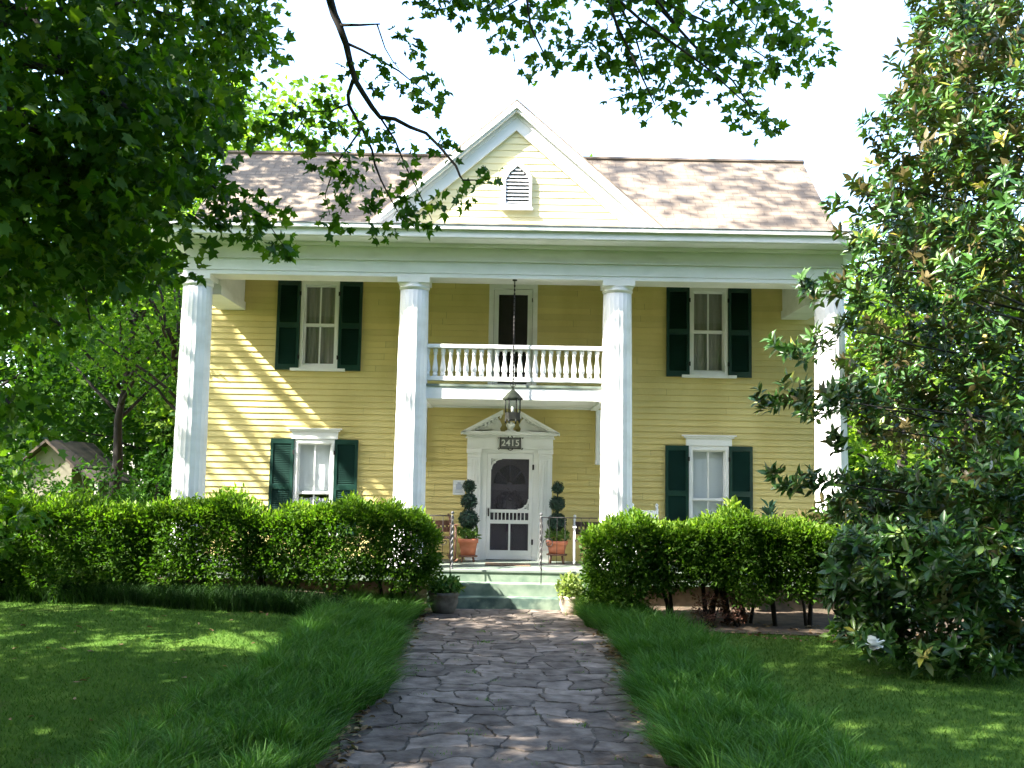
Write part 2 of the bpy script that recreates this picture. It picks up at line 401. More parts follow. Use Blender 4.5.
# columns
prof = [(.278, 0)]
for k in range(1, 15):
    f = k/14; prof.append((.278-.033*f**1.6, f*4.72))
mb = MB(); mb.lathe(prof, 160, (0, 0, 0), flutes=20, fd=.038); shaft_me = mb.mesh('column_shaft')
mb = MB(); mb.lathe([(.245, 0), (.25, .03), (.262, .035), (.262, .055), (.25, .06), (.268, .10), (.268, .115)], 48); cap_me = mb.mesh('capital')
mb = MB(); mb.box(-.275, .275, -.265, .265, .115, .20); aba_me = mb.mesh('abacus')
mb = MB(); mb.box(-.36, .36, -.30, .36, 0, .07); base_me = mb.mesh('plinth')
mb = MB(); mb.lathe([(.34, .07), (.355, .10), (.34, .13), (.295, .15), (.28, .17)], 48); tor_me = mb.mesh('torus')
for cx in (-5.47, -1.715, 1.80, 5.47):
    c = link('column', shaft_me, white_old, house); c.location = (cx, CY-18, FZ)
    o = link('capital', cap_me, white, c); o.location = (0, 0, 4.72)
    o = link('abacus', aba_me, white, c); o.location = (0, 0, 4.72)
    link('plinth', base_me, white, c); link('torus', tor_me, white, c)
for me in (aba_me, base_me): pass

# entablature: architrave in two fasciae, frieze, soffit, cornice
mb = MB()
mb.box(-5.66, 5.66, AY, 17.35, 5.730, 5.80); mb.box(-5.67, 5.67, AY-.012, 17.36, 5.80, 6.005)
hp(mb, 'architrave', white, bevel=.006)
mb = MB(); mb.box(-5.70, 5.70, AY-.045, 17.30, 6.005, 6.03); mb.box(-5.64, 5.64, AY+.01, 17.33, 6.03, 6.31); mb.box(-5.74, 5.74, AY-.07, 17.3, 6.245, 6.309); hp(mb, 'frieze', white_old, bevel=.005)
mb = MB(); mb.box(-6.02, 6.02, 16.40, 17.4, 6.31, 6.34)
for s in (-1, 1): mb.box(min(s*5.6, s*6.02), max(s*5.6, s*6.02), 17.4, 25.6, 6.31, 6.34)
hp(mb, 'soffit', white_old)
mb = MB(); mb.box(-6.06, 6.06, 16.36, 16.40, 6.318, 6.44); mb.box(-6.10, 6.10, 16.30, 16.42, 6.44, 6.515)
for s in (-1, 1): mb.box(min(s*6.02, s*6.08), max(s*6.02, s*6.08), 16.42, 25.6, 6.318, 6.51)
hp(mb, 'cornice', white, bevel=.008)
mb = MB(); mb.box(-6.12, 6.12, 16.285, 17.3, 6.517, 6.53); hp(mb, 'gutter_lining', mat('grey_metal_edge', (.20, .20, .21), (.32, .31, .30), 6, .5))
# side beams of the porch and ceiling
for s in (-1, 1):
    mb = MB(); a, b = sorted((s*5.14, s*5.64)); mb.box(a, b, 17.36, WY-.022, 5.46, 5.62); a2, b2 = sorted((s*5.165, s*5.62)); mb.box(a2, b2, 17.36, WY-.022, 5.62, 6.3)
    hp(mb, 'side_beam', white_old, bevel=.004)
mb = MB(); mb.box(-5.64, 5.64, 17.33, WY, 6.27, 6.305)
hp(mb, 'porch_ceiling', mat('ceiling_paint', (.58, .55, .42), (.64, .61, .48), 3, .6))

# roofs
def uvplane(mb, o):
    me = o.data; uv = me.uv_layers.new(name='UVMap')
    for p in me.polygons:
        n = p.normal; 
        ax = Vector((1, 0, 0)) if abs(n.x) < abs(n.y)+1e-6 else Vector((0, 1, 0))
        ax = (ax-n*ax.dot(n)).normalized(); ay = n.cross(ax)
        for li in p.loop_indices:
            co = me.vertices[me.loops[li].vertex_index].co; uv.data[li].uv = (co.dot(ax), co.dot(ay))
EX = 5.66; RY, RZ = 19.2, 8.63; EY, EZ = 16.95, 6.50
mb = MB(); th = .05
for (ya, za) in ((EY, EZ), (2*RY-EY, EZ)):
    vs = [(-EX, ya, za), (EX, ya, za), (EX, RY, RZ), (-EX, RY, RZ)]
    mb.add(vs+[(x, y, z-th) for x, y, z in vs], [(0, 1, 2, 3), (4, 5, 6, 7), (0, 1, 5, 4), (1, 2, 6, 5), (3, 0, 4, 7)])
ro = hp(mb, 'roof', roof_m); uvplane(mb, ro)
mb = MB(); mb.tube([(-EX-.01, RY, RZ+.0), (EX+.01, RY, RZ+.0)], .055, 6, False); hp(mb, 'ridge_cap', roof_m, ro)
for s in (-1, 1):
    mb = MB(); vs = [(EY+.1, EZ-.0), (2*RY-EY-.1, EZ), (RY, RZ-.1)]
    mb.prism(vs, s*(EX-.12), s*(EX-.08), 'x'); hp(mb, 'gable_end', white)
# front cross gable
GX, GZ0, GZ1, GY = 2.60, 6.53, 8.79, 16.55
sl_ = (GZ1-GZ0)/GX; bk = 19.45
mb = MB()
for s in (-1, 1):
    vs = [(0, GY, GZ1), (s*GX, GY, GZ0), (s*GX, GY+.55, GZ0), (0, bk, GZ1)]
    mb.add(vs+[(x, y, z-.045) for x, y, z in vs], [(0, 1, 2, 3), (4, 5, 6, 7), (0, 1, 5, 4), (1, 2, 6, 5)])
rg = hp(mb, 'gable_roof', roof_m); uvplane(mb, rg)
def rake(mb, y0, y1, o0, o1):
    """board following both gable slopes between perpendicular-ish vertical offsets o0..o1 below the roof line"""
    for s in (-1, 1):
        mb.prism([(0, GZ1-o0), (0, GZ1-o1), (s*(GX-(o1)/sl_), GZ0), (s*(GX-o0/sl_), GZ0)], y0, y1)
mb = MB(); rake(mb, GY-.02, GY+.10, .046, .15); rake(mb, GY+.02, GY+.10, .151, .20); hp(mb, 'rake_cornice', white)
mb = MB(); rake(mb, GY+.10, 16.70, .15, .17); hp(mb, 'rake_soffit', white)
mb = MB(); rake(mb, 16.68, 16.73, .171, .50); rake(mb, 16.665, 16.68, .171, .27); hp(mb, 'rake_board', white)
gable_sunlit = mat('gable_sunlit_yellow', (.68, .61, .34), (.73, .66, .40), 2.5, .6, .1, 30, stretch=(.4, 1, 2))  # wall yellow made lighter, standing in for sun glare on the gable
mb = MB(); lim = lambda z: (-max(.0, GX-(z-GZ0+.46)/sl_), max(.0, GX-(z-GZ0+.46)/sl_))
siding(mb, 0, 0, GZ0+.01, GZ1-.46, [], lambda u, o, z: (u, 16.738-o*.5, z), lim=lim); hp(mb, 'gable_wall', gable_sunlit)
# louvered attic vent, pointed head
vx, v0, v1, v2 = .035, 6.99, 7.42, 7.66
mb = MB()
outer = [(vx-.245, v0-.06), (vx+.245, v0-.06), (vx+.245, v1+.04), (vx+.17, v1+.19), (vx, v2+.11), (vx-.17, v1+.19), (vx-.245, v1+.04)]
inner = [(vx-.20, v0), (vx+.20, v0), (vx+.20, v1), (vx+.13, v1+.13), (vx, v2), (vx-.13, v1+.13), (vx-.20, v1)]
n = 7
for a in range(n):
    b = (a+1) % n; q = [outer[a], outer[b], inner[b], inner[a]]; mb.prism(q, 16.665, 16.73)
mb.box(vx-.27, vx+.27, 16.645, 16.73, v0-.10, v0-.063)
ve = hp(mb, 'attic_vent', white)
mb = MB(); mb.prism(inner, 16.715, 16.72); hp(mb, 'vent_backing', mat('vent_dark', (.06, .055, .07)), ve)
mb = MB(); z = v0+.03
while z < v2-.06:
    hw = .2 if z < v1 else max(.02, .2*(v2-z)/(v2-v1))
    mb.add([(vx-hw, 16.675, z-.012), (vx+hw, 16.675, z-.012), (vx+hw, 16.712, z+.034), (vx-hw, 16.712, z+.034)], [(0, 1, 2, 3)]); z += .064
hp(mb, 'louver', white, ve)

# windows with shutters
def window(key, kind):
    x0, x1, z0, z1 = OPEN[key]; cx = (x0+x1)/2
    mb = MB(); f = .06
    y0, y1 = WY-.05, WY+.10
    mb.box(x0-.005, x0+f, y0, y1, z0, z1); mb.box(x1-f, x1+.005, y0, y1, z0, z1); mb.box(x0+f, x1-f, y0, y1, z1-.08, z1); mb.box(x0+f, x1-f, y0, y1, z0, z0+.07)
    wnd = hp(mb, 'window', white, bevel=.004)
    mb = MB(); mb.box(x0-.16, x1+.16, WY-.11, WY-.02, z0-.055, z0-.002); hp(mb, 'sill', white, wnd, .004)
    a, b, c, d = x0+f, x1-f, z0+.07, z1-.08; mid = (c+d)/2 if kind == 'up' else c+(d-c)*.42; 
    mb = MB(); sw = .028
    for (p, q, yo) in ((mid, d, WY+.015), (c, mid, WY+.045)):
        mb.box(a, a+sw, yo, yo+.03, p, q); mb.box(b-sw, b, yo, yo+.03, p, q); mb.box(a+sw, b-sw, yo, yo+.03, q-sw, q); mb.box(a+sw, b-sw, yo, yo+.03, p, p+sw+.005)
        mb.box(cx-.013, cx+.013, yo+.003, yo+.027, p+sw, q-sw)
    mb.box(a, b, WY-.0, WY+.02, mid-.012, mid+.02)
    hp(mb, 'sash', white, wnd)
    mb = MB(); mb.add([(a, WY+.03, mid), (b, WY+.03, mid), (b, WY+.03, d), (a, WY+.03, d), (a, WY+.061, c), (b, WY+.061, c), (b, WY+.061, mid), (a, WY+.061, mid)], [(0, 1, 2, 3), (4, 5, 6, 7)])
    hp(mb, 'pane', glass, wnd)
    # hangings behind the glass, gathered folds
    def cloth(u0, u1, p, q, yb, amp, wl, scal=0):
        vs = []; fs = []; nn = 60; m = MB()
        for i in range(nn+1):
            u = u0+(u1-u0)*i/nn; yo = yb+amp*math.sin(u/wl*6.283)+amp*.5*math.sin(u/wl*2.9+1)
            zt = q-scal*abs(math.sin((u-u0)/(u1-u0)*math.pi*2))
            vs += [(u, yo, p), (u, yo, zt)]
        for i in range(nn): fs.append((2*i, 2*i+2, 2*i+3, 2*i+1))
        m.add(vs, fs, True); return m
    if kind == 'up':
        hp(cloth(a, b, c, d, WY+.11, .005, .08), 'curtain', sheer_dark, wnd)
    else:
        hp(cloth(a, b, mid-.03, d, WY+.13, .001, .9), 'roller_shade', shade_white, wnd)
        if key == 'lr': hp(cloth(a, b, c, mid-.03, WY+.15, .002, .5), 'curtain', shade_white, wnd)
        else: hp(cloth(a, b, c, mid-.06, WY+.15, .014, .09, .04), 'curtain', lace, wnd)
        mb = MB(); mb.box(x0-.06, x1+.06, WY-.07, WY+.05, z1+.002, z1+.145); mb.box(x0-.10, x1+.10, WY-.10, WY+.05, z1+.145, z1+.18); mb.box(x0-.14, x1+.14, WY-.125, WY+.05, z1+.18, z1+.205)
        hp(mb, 'window_head', white, wnd, .004)
    # two louvered shutters
    sz1 = z1+.0; sz0 = z0-.04
    for s in (-1, 1):
        sx0 = x0-.012-.44 if s < 0 else x1+.012; sx1 = sx0+.44
        m = MB(); st_ = .055
        ya, yb = WY-.075, WY-.03
        zm = sz0+(sz1-sz0)*.5
        for (p, q) in ((sx0, sx0+st_), (sx1-st_, sx1)): m.box(p, q, ya, yb, sz0, sz1)
        for (p, q) in ((sz0, sz0+.11), (zm-.05, zm+.05), (sz1-.09, sz1)): m.box(sx0+st_, sx1-st_, ya+.002, yb-.002, p, q)
        for (p, q) in ((sz0+.11, zm-.05), (zm+.05, sz1-.09)):
            z = p+.004
            while z < q-.02:
                m.add([(sx0+st_, ya+.008, z), (sx1-st_, ya+.008, z), (sx1-st_, yb-.006, z+.034), (sx0+st_, yb-.006, z+.034)], [(0, 1, 2, 3)]); z += .034
        m.box(sx0+st_, sx1-st_, yb-.004, yb, sz0+.05, sz1-.05)
        sh = hp(m, 'shutter', green_sh)
        hx = sx1 if s < 0 else sx0
        for zz in (sz0+.25, sz1-.25):
            m = MB(); m.box(hx-.018, hx+.018, ya-.008, ya-.001, zz-.04, zz+.04); hp(m, 'hinge', iron, sh)
for k in ('ul', 'ur'): window(k, 'up')
for k in ('ll', 'lr'): window(k, 'low')

# balcony between the middle columns
BX = 1.62; by0 = 17.04
mb = MB(); mb.box(-BX, BX, by0, WY-.022, 3.885, 3.925); bal = hp(mb, 'balcony', porch_floor_m)
mb = MB(); mb.box(-BX, BX, by0+.02, by0+.06, 3.67, 3.885); hp(mb, 'fascia', white, bal, .004)
mb = MB(); mb.box(-BX, BX, by0+.06, WY-.022, 3.69, 3.72); hp(mb, 'soffit', white_old, bal)
mb = MB(); mb.box(-BX, BX, WY-.06, WY-.022, 3.655, 3.69); hp(mb, 'ledger', white_old, bal)
mb = MB(); mb.box(-BX, BX, by0+.03, by0+.13, 3.985, 4.06); hp(mb, 'bottom_rail', white, bal, .006)
mb = MB(); mb.box(-BX, BX, by0+.01, by0+.15, 4.545, 4.615); hp(mb, 'top_rail', white, bal, .01)
mb = MB(); mb.lathe([(.042, 0), (.042, .06), (.03, .065), (.05, .10), (.052, .14), (.035, .24), (.024, .32), (.024, .37), (.036, .385), (.036, .395), (.028, .41), (.042, .42), (.042, .485)], 12); bme = mb.mesh('baluster')
nb = 23
for i in range(nb):
    o = link('baluster', bme, white, bal); o.location = (-1.46+2.92*i/(nb-1), by0+.08-18, 4.06)
for s in (-1, 1):
    mb = MB(); a, b = sorted((s*1.60, s*1.74)); mb.box(a, b, WY-.16, WY-.022, 2.64, 3.65); mb.box(a-.008, b+.008, WY-.175, WY-.022, 2.62, 2.70); hp(mb, 'bracket_post', white, bal, .005)
    mb = MB(); a, b = sorted((s*1.5, s*1.62)); mb.box(a+.0, b, 17.1, WY-.062, 3.64, 3.685); hp(mb, 'side_joist', white_old, bal)

# upstairs door
x0, x1, z0, z1 = OPEN['ud']
mb = MB(); mb.box(x0-.005, x0+.085, WY-.05, WY+.1, z0, z1); mb.box(x1-.085, x1+.005, WY-.05, WY+.1, z0, z1); mb.box(x0+.085, x1-.085, WY-.05, WY+.1, z1-.10, z1)
ud = hp(mb, 'upper_door', white_old, bevel=.004)
a, b, c, d = x0+.092, x1-.092, z0+.01, z1-.108
mb = MB(); mb.box(a, a+.09, WY-.02, WY+.02, c, d); mb.box(b-.09, b, WY-.02, WY+.02, c, d); mb.box(a+.09, b-.09, WY-.02, WY+.02, d-.10, d); mb.box(a+.09, b-.09, WY-.02, WY+.02, c, c+.16); mb.box(a+.09, b-.09, WY-.018, WY+.018, c+.78, c+.85)
hp(mb, 'screen_frame', white_old, ud, .003)
mb = MB(); mb.add([(a+.09, WY, c+.16), (b-.09, WY, c+.16), (b-.09, WY, d-.1), (a+.09, WY, d-.1)], [(0, 1, 2, 3)]); hp(mb, 'screen', screen_mat('black_screen', (.012, .01, .012), .8), ud)
mb = MB(); mb.box(x0, x1, WY+.14, WY+.18, z0, z1); hp(mb, 'inner_door', wood_dk, ud)
for q in (d-.24, c+.2):
    mb = MB(); mb.box(b-.012, b+.02, WY-.034, WY-.021, q, q+.08); hp(mb, 'hinge', iron, ud)

# front doorway: pilasters, entablature, broken pediment
yb = WY-.022
for s in (-1, 1):
    mb = MB(); a, b = sorted((s*.55-.015, s*.80-.015)); mb.box(a, b, WY-.11, yb, FZ+.2, 2.80); mb.box(a-.012, b+.012, WY-.13, yb, FZ, FZ+.2)
    for q in (.3, .5, .7):
        u = a+(b-a)*q; mb.box(u-.018, u+.018, WY-.122, WY-.108, FZ+.28, 2.68)
    mb.box(a-.015, b+.015, WY-.135, yb, 2.80, 2.879); mb.box(a-.005, b+.005, WY-.12, yb, 2.72, 2.745)
    pil = hp(mb, 'pilaster', white, bevel=.003)
    if s < 0: PIL = pil
PIL.name = 'pilaster'
mb = MB(); dx0, dx1, dz0, dz1 = OPEN['door']
mb.box(-.563, dx0+.03, WY-.07, WY+.08, FZ, 2.838); mb.box(dx1-.03, .533, WY-.07, WY+.08, FZ, 2.838); mb.box(dx0+.03, dx1-.03, WY-.07, WY+.08, 2.803, 2.838); mb.box(-.60, .57, WY-.09, yb, 2.838, 2.88); ds = hp(mb, 'door_surround', white, None, .003)
mb = MB(); mb.box(-.825, .795, WY-.115, yb, 2.881, 3.08); mb.box(-.83, .80, WY-.128, yb, 2.93, 2.945); hp(mb, 'door_frieze', white, ds)
mb = MB(); mb.box(-.86, .83, WY-.14, yb, 3.08, 3.10)
k = -.83
while k < .80: mb.box(k, k+.04, WY-.17, WY-.14, 3.102, 3.145); k += .072
mb.box(-.84, .81, WY-.139, yb, 3.102, 3.145); mb.box(-.90, .87, WY-.21, yb, 3.146, 3.185); mb.box(-.93, .90, WY-.235, yb, 3.186, 3.21); hp(mb, 'dentil_cornice', white, ds)
mb = MB(); ax = -.015; az = 3.70; sl2 = (az-3.21)/.90
for s in (-1, 1):
    P = lambda d, o: (ax+s*d, az-sl2*d-o)
    g = .14
    mb.prism([P(g, 0), P(g, .05), P(.93, .05), P(.93, 0)], WY-.235, yb); mb.prism([P(g, .051), P(g, .085), P(.85, .085), P(.85, .051)], WY-.20, yb)
    d_ = g+.03
    while d_ < .74:
        mb.prism([P(d_, .086), P(d_, .13), P(d_+.035, .13), P(d_+.035, .086)], WY-.17, yb); d_ += .072
    # tympanum panel with a scooped inner edge
    pts = [P(.82, .086+.0)]; pts += [P(.25, .086)]
    pts += [(ax+s*.20, 3.42), (ax+s*.16, 3.34), (ax+s*.20, 3.27), (ax+s*.17, 3.212), (ax+s*.82, 3.212)]
    mb.prism(pts, WY-.09, yb)
hp(mb, 'broken_pediment', white, ds)
mb = MB(); mb.lathe([(.10, 0), (.10, .02), (.06, .03), (.05, .06), (.08, .10), (.09, .13), (.06, .17), (.03, .19)], 18, (ax, WY-.12, 3.211)); hp(mb, 'pedestal_finial', white, ds)

# screen door with fancy brackets and spindles
a, b, c, d = dx0+.033, dx1-.033, FZ+.012, 2.80
sd = MB(); ya, yb2 = WY-.06, WY-.02; t_ = .072
sd.box(a, a+t_, ya, yb2, c, d); sd.box(b-t_, b, ya, yb2, c, d); sd.box(a+t_, b-t_, ya, yb2, d-.10, d); sd.box(a+t_, b-t_, ya, yb2, c, c+.17)
zr1, zr2 = c+.70, c+.90
sd.box(a+t_, b-t_, ya, yb2, zr1-.035, zr1+.035); sd.box(a+t_, b-t_, ya, yb2, zr2-.03, zr2+.03)
sd.box(-.02, .016, ya+.004, yb2-.004, c+.17, zr1-.035)
sdo = hp(sd, 'screen_door', white, bevel=.003)
mb = MB(); nsp = 9
for i in range(nsp):
    u = a+t_+(b-a-2*t_)*(i+1)/(nsp+1); mb.box(u-.010, u+.010, ya+.008, yb2-.008, zr1+.035, zr2-.03)
hp(mb, 'spindle', white, sdo)
for (qx, qz, sx, sz) in ((a+t_, d-.10, 1, -1), (b-t_, zr2+.03, -1, 1)):
    mb = MB(); n = 10; arc = [(qx+sx*.20*(1-math.sin(k/n*math.pi/2)), qz+sz*.20*(1-math.cos(k/n*math.pi/2))) for k in range(n+1)]
    for k in range(n):
        (p1, p2), (q1, q2) = arc[k], arc[k+1]; mb.add([(p1, ya+.006, p2), (q1, ya+.006, q2), (q1-.0*sx, yb2-.008, q2), (p1, yb2-.008, p2)], [(0, 1, 2, 3)])
    mb.tube([(u, (ya+yb2)/2, v) for u, v in arc], .017, 6)
    for f in (.25, .5, .75):
        k = int(f*n); u, v = arc[k]; mb.tube([(u, (ya+yb2)/2, v), (qx+sx*.012, (ya+yb2)/2, qz+sz*.012)], .010, 5)
    mb.ball((qx+sx*.06, (ya+yb2)/2, qz+sz*.06), .03, 8, 6)
    hp(mb, 'corner_bracket', white, sdo)
mb = MB(); yy_ = WY-.035
mb.add([(a+t_, yy_, c+.17), (b-t_, yy_, c+.17), (b-t_, yy_, d-.1), (a+t_, yy_, d-.1)], [(0, 1, 2, 3)]); hp(mb, 'screen', screen_m, sdo)
for q in (d-.30, c+.28):
    mb = MB(); mb.box(b-.012, b+.022, WY-.085, WY-.061, q, q+.10); hp(mb, 'hinge', iron, sdo)
mb = MB(); mb.box(a+.025, a+.05, WY-.09, WY-.061, zr2-.10, zr2+.05); mb.tube([(a+.037, WY-.10, zr2-.07), (a+.037, WY-.115, zr2-.02), (a+.037, WY-.10, zr2+.03)], .008, 6); hp(mb, 'handle', iron, sdo)
# the door behind it with a sunburst fanlight
mb = MB(); mb.box(dx0, dx1, WY+.085, WY+.13, FZ, 2.84); fd = hp(mb, 'front_door', mat('front_door_paint', (.11, .095, .12), (.14, .12, .15), 3, .5))
mb = MB(); cx_, cz_ = -.01, 2.22
n = 16
for k in range(n):
    a0, a1 = math.pi*k/n, math.pi*(k+1)/n
    if k % 4 == 3: a1 -= .05
    if k % 4 == 0: a0 += .05
    mb.prism([(cx_+.05*math.cos(a0), cz_+.05*math.sin(a0)), (cx_+.30*math.cos(a0), cz_+.36*math.sin(a0)), (cx_+.30*math.cos(a1), cz_+.36*math.sin(a1)), (cx_+.05*math.cos(a1), cz_+.05*math.sin(a1))], WY+.078, WY+.086)
hp(mb, 'fanlight', mat('fanlight_glass', (.006, .006, .007), rough=.15), fd)
mb = MB()
for (p, q) in ((FZ+.15, FZ+.75), (FZ+.85, FZ+1.3)):
    for s in (-1, 1):
        u0_, u1_ = sorted((cx_+s*.05, cx_+s*.33)); mb.box(u0_, u1_, WY+.072, WY+.086, p, q)
hp(mb, 'door_panel', mat('panel_paint', (.09, .075, .10)), fd, .006)

# ------------------------------------------------------------------ leaves
def norm(a): return a/np.maximum(np.linalg.norm(a, axis=-1, keepdims=True), 1e-9)
def leaves(name, P, T, N, Sz, tv, tf, m, parent=None, tint=None):
    """tv template (k,3): x across, y along leaf from its stalk, z bend; tf face list, equal sizes"""
    tv = np.asarray(tv, float); tf = np.asarray(tf, int); n = len(P); k = len(tv)
    T = norm(T); N = norm(N-T*np.sum(N*T, -1, keepdims=True)); B = np.cross(T, N)
    Sz = np.broadcast_to(np.asarray(Sz, float), (n,))[:, None, None]
    ax_ = rng.uniform(.75, 1.15, n)[:, None, None]; cz_ = rng.uniform(-.4, 3.0, n)[:, None, None]
    V = P[:, None, :]+Sz*(ax_*tv[None, :, 0:1]*B[:, None, :]+tv[None, :, 1:2]*T[:, None, :]+cz_*tv[None, :, 2:3]*N[:, None, :])
    F = (tf[None]+(np.arange(n)*k)[:, None, None]).reshape(-1, tf.shape[1])
    if tint is None: tint = rng.random(n)
    return link(name, npmesh(name, V.reshape(-1, 3), F, np.repeat(tint, len(tf))), m, parent)
MAPLE = np.array([(0, 0, 0), (.16, -.06, -.02), (.46, .06, -.10), (.30, .24, -.03), (.56, .52, -.12), (.26, .55, -.02), (.18, .70, -.03), (0, 1.0, -.14),
                  (-.18, .70, -.03), (-.26, .55, -.02), (-.56, .52, -.12), (-.30, .24, -.03), (-.46, .06, -.10), (-.16, -.06, -.02)])
MAPLE_F = [(0, 1, 2, 3), (0, 3, 4, 5), (0, 5, 6, 7), (0, 7, 8, 9), (0, 9, 10, 11), (0, 11, 12, 13)]
OVAL = np.array([(0, 0, 0), (.17, .25, .05), (.20, .55, .05), (.0, 1.0, -.06), (-.20, .55, .05), (-.17, .25, .05), (0, .5, -.02)])
OVAL_F = [(0, 1, 2, 6), (6, 2, 3, 4), (0, 6, 4, 5)]
OVAL_F = [(0, 1, 6), (1, 2, 6), (2, 3, 6), (3, 4, 6), (4, 5, 6), (5, 0, 6)]
DIAM = np.array([(0, 0, 0), (.34, .42, .08), (0, 1, 0), (-.34, .42, .08)])
DIAM_F = [(0, 1, 2), (0, 2, 3)]

def rdir(n): return norm(rng.normal(size=(n, 3)))
def inball(n): return rdir(n)*rng.random((n, 1))**(1/3)
def shell(n, lo=.55): return rdir(n)*(lo**3+(1-lo**3)*rng.random((n, 1)))**(1/3)

UP = np.array([0, 0, 1.0])
def spray_leaves(C, nper, spread, droop=.3, upb=.5, flat=.5):
    """C spray centres -> leaf positions, axes, normals"""
    n = len(C)*nper; c = np.repeat(C, nper, 0)
    off = inball(n)*np.array([1, 1, flat])*spread; P = c+off
    T = norm(off+rng.normal(size=(n, 3))*spread*.5)-UP*droop
    N = rdir(n)*.9+UP*upb
    return P, T, N

def blob_tree(blobs, dens, spread, nper, lo=.5, flat=.5, droop=.3, upb=.5):
    """blobs: (x,y,z,rx,ry,rz); dens = sprays per unit r^2"""
    Cs = []
    for (x, y, z, rx, ry, rz) in blobs:
        n = max(3, int(dens*(rx*ry+rx*rz+ry*rz)/3)); Cs.append(np.array([x, y, z])+shell(n, lo)*np.array([rx, ry, rz]))
    C = np.concatenate(Cs); return (C,)+spray_leaves(C, nper, spread, droop, upb, flat)

def limb(mb, a, b, r0_, r1_, sag=.15, n=6, seg=7):
    a, b = Vector(a), Vector(b); L = (b-a).length; pts = []
    for k in range(n+1):
        f = k/n; p = a.lerp(b, f); p.z += math.sin(f*math.pi)*L*sag
        if 0 < k < n: p += Vector((rnd.uniform(-1, 1), rnd.uniform(-1, 1), rnd.uniform(-.5, .5)))*L*.03
        pts.append(p)
    mb.tube(pts, [r0_+(r1_-r0_)*k/n for k in range(n+1)], seg); return pts

maple_lm = leafmat('maple_leaf', [(0, (.018, .054, .007)), (.6, (.042, .102, .012)), (1, (.10, .165, .018))], .45, .55, .18, (1.8, 2.0, .35))
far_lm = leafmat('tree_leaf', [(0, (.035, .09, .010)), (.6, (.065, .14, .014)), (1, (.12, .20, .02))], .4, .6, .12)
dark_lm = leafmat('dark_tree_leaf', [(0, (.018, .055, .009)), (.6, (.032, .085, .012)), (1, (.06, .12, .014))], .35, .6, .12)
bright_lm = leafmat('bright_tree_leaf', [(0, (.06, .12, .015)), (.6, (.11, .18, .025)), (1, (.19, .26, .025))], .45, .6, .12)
mag_lm = leafmat('magnolia_leaf', [(0, (.017, .054, .009)), (.55, (.038, .102, .015)), (.8, (.085, .145, .022)), (1, (.26, .22, .04))], .10, .36, .40, back=(.095, .075, .03))
hedge_lm = leafmat('hedge_leaf', [(0, (.026, .07, .008)), (.5, (.072, .14, .012)), (1, (.19, .27, .025))], .36, .5, .16)
grass_lm = leafmat('grass_blade', [(0, (.032, .080, .014)), (.6, (.070, .136, .024)), (.92, (.15, .20, .05)), (1, (.27, .22, .11))], .25, .8, .03, (1.5, 1.7, .7))
lirio_lm = leafmat('border_grass_blade', [(0, (.026, .080, .014)), (.55, (.066, .158, .028)), (.90, (.14, .25, .06)), (1, (.30, .27, .12))], .25, .5, .16)
topi_lm = leafmat('ivy_leaf', [(0, (.008, .03, .02)), (1, (.02, .065, .035))], .1, .4, .4)
fern_lm = leafmat('fern_leaf', [(0, (.05, .12, .02)), (1, (.13, .21, .04))], .35, .5, .3)

# ---- big maple, trunk out of frame to the left, limbs over the lawn and walk
MT = Vector((-7.3, 6.2, 0)); MT.z = float(zg(MT.x, MT.y))
maple = thing('maple_tree', MT, 'large dark green maple whose leafy limbs hang over the left lawn and walk', 'tree')
def local(A): return np.asarray(A, float)-np.array(maple.location)
def PB(lst, d0, d1, ky=1.0):
    out = []
    for (px, py, r) in lst:
        y = rng.uniform(d0, d1); p = at(px, py, y); rr = r*y/FPX; out.append((p.x, p.y, p.z, rr, rr*ky, rr))
    return out
left_mass = [(50, 40, 100), (150, 35, 90), (222, 35, 44), (60, 140, 110), (150, 120, 80), (195, 95, 40), (30, 230, 95), (120, 200, 85), (150, 165, 40), (35, 265, 55), (105, 245, 40), 
             (0, 330, 30), (60, 325, 20), (10, 405, 28), (-20, 280, 60), (-20, 120, 100), (250, 20, 30), (125, 285, 16), (0, 470, 26), (22, 440, 18), (-8, 525, 28)]
left_sprays = [(205, 165, 16), (215, 190, 14), (230, 205, 14), (245, 215, 16), (262, 222, 16), (280, 240, 14), (275, 215, 10), (250, 240, 12), (225, 225, 12), (210, 180, 14), (245, 95, 14), (235, 75, 18), (262, 60, 12), (225, 110, 14), (190, 140, 16), (268, 128, 5), (230, 100, 8), (246, 132, 6), (283, 250, 8), (255, 205, 10)]
hang = [(402, 35, 10), (415, 52, 12), (420, 80, 13), (430, 100, 13), (441, 90, 12), (405, 85, 10), (376, 85, 9), (355, 74, 10), (332, 98, 9), (322, 120, 9), (345, 124, 9), (303, 108, 8), (325, 140, 12), (310, 155, 12), (340, 152, 16), (365, 160, 15), (352, 178, 16), (332, 195, 14),
        (390, 132, 12), (402, 160, 15), (412, 176, 14), (375, 195, 15), (362, 215, 14), (390, 230, 12), (405, 215, 12), (345, 225, 12), (441, 140, 14), (450, 150, 12), (470, 186, 10), (487, 180, 9), (465, 197, 8), (432, 220, 14), (330, 215, 11), (385, 237, 9), (300, 130, 8), (290, 112, 5), (360, 190, 14), (345, 165, 14), (420, 205, 12), (398, 195, 13), (320, 170, 10), (440, 210, 9), (378, 60, 6), (370, 130, 10), (425, 115, 12)]
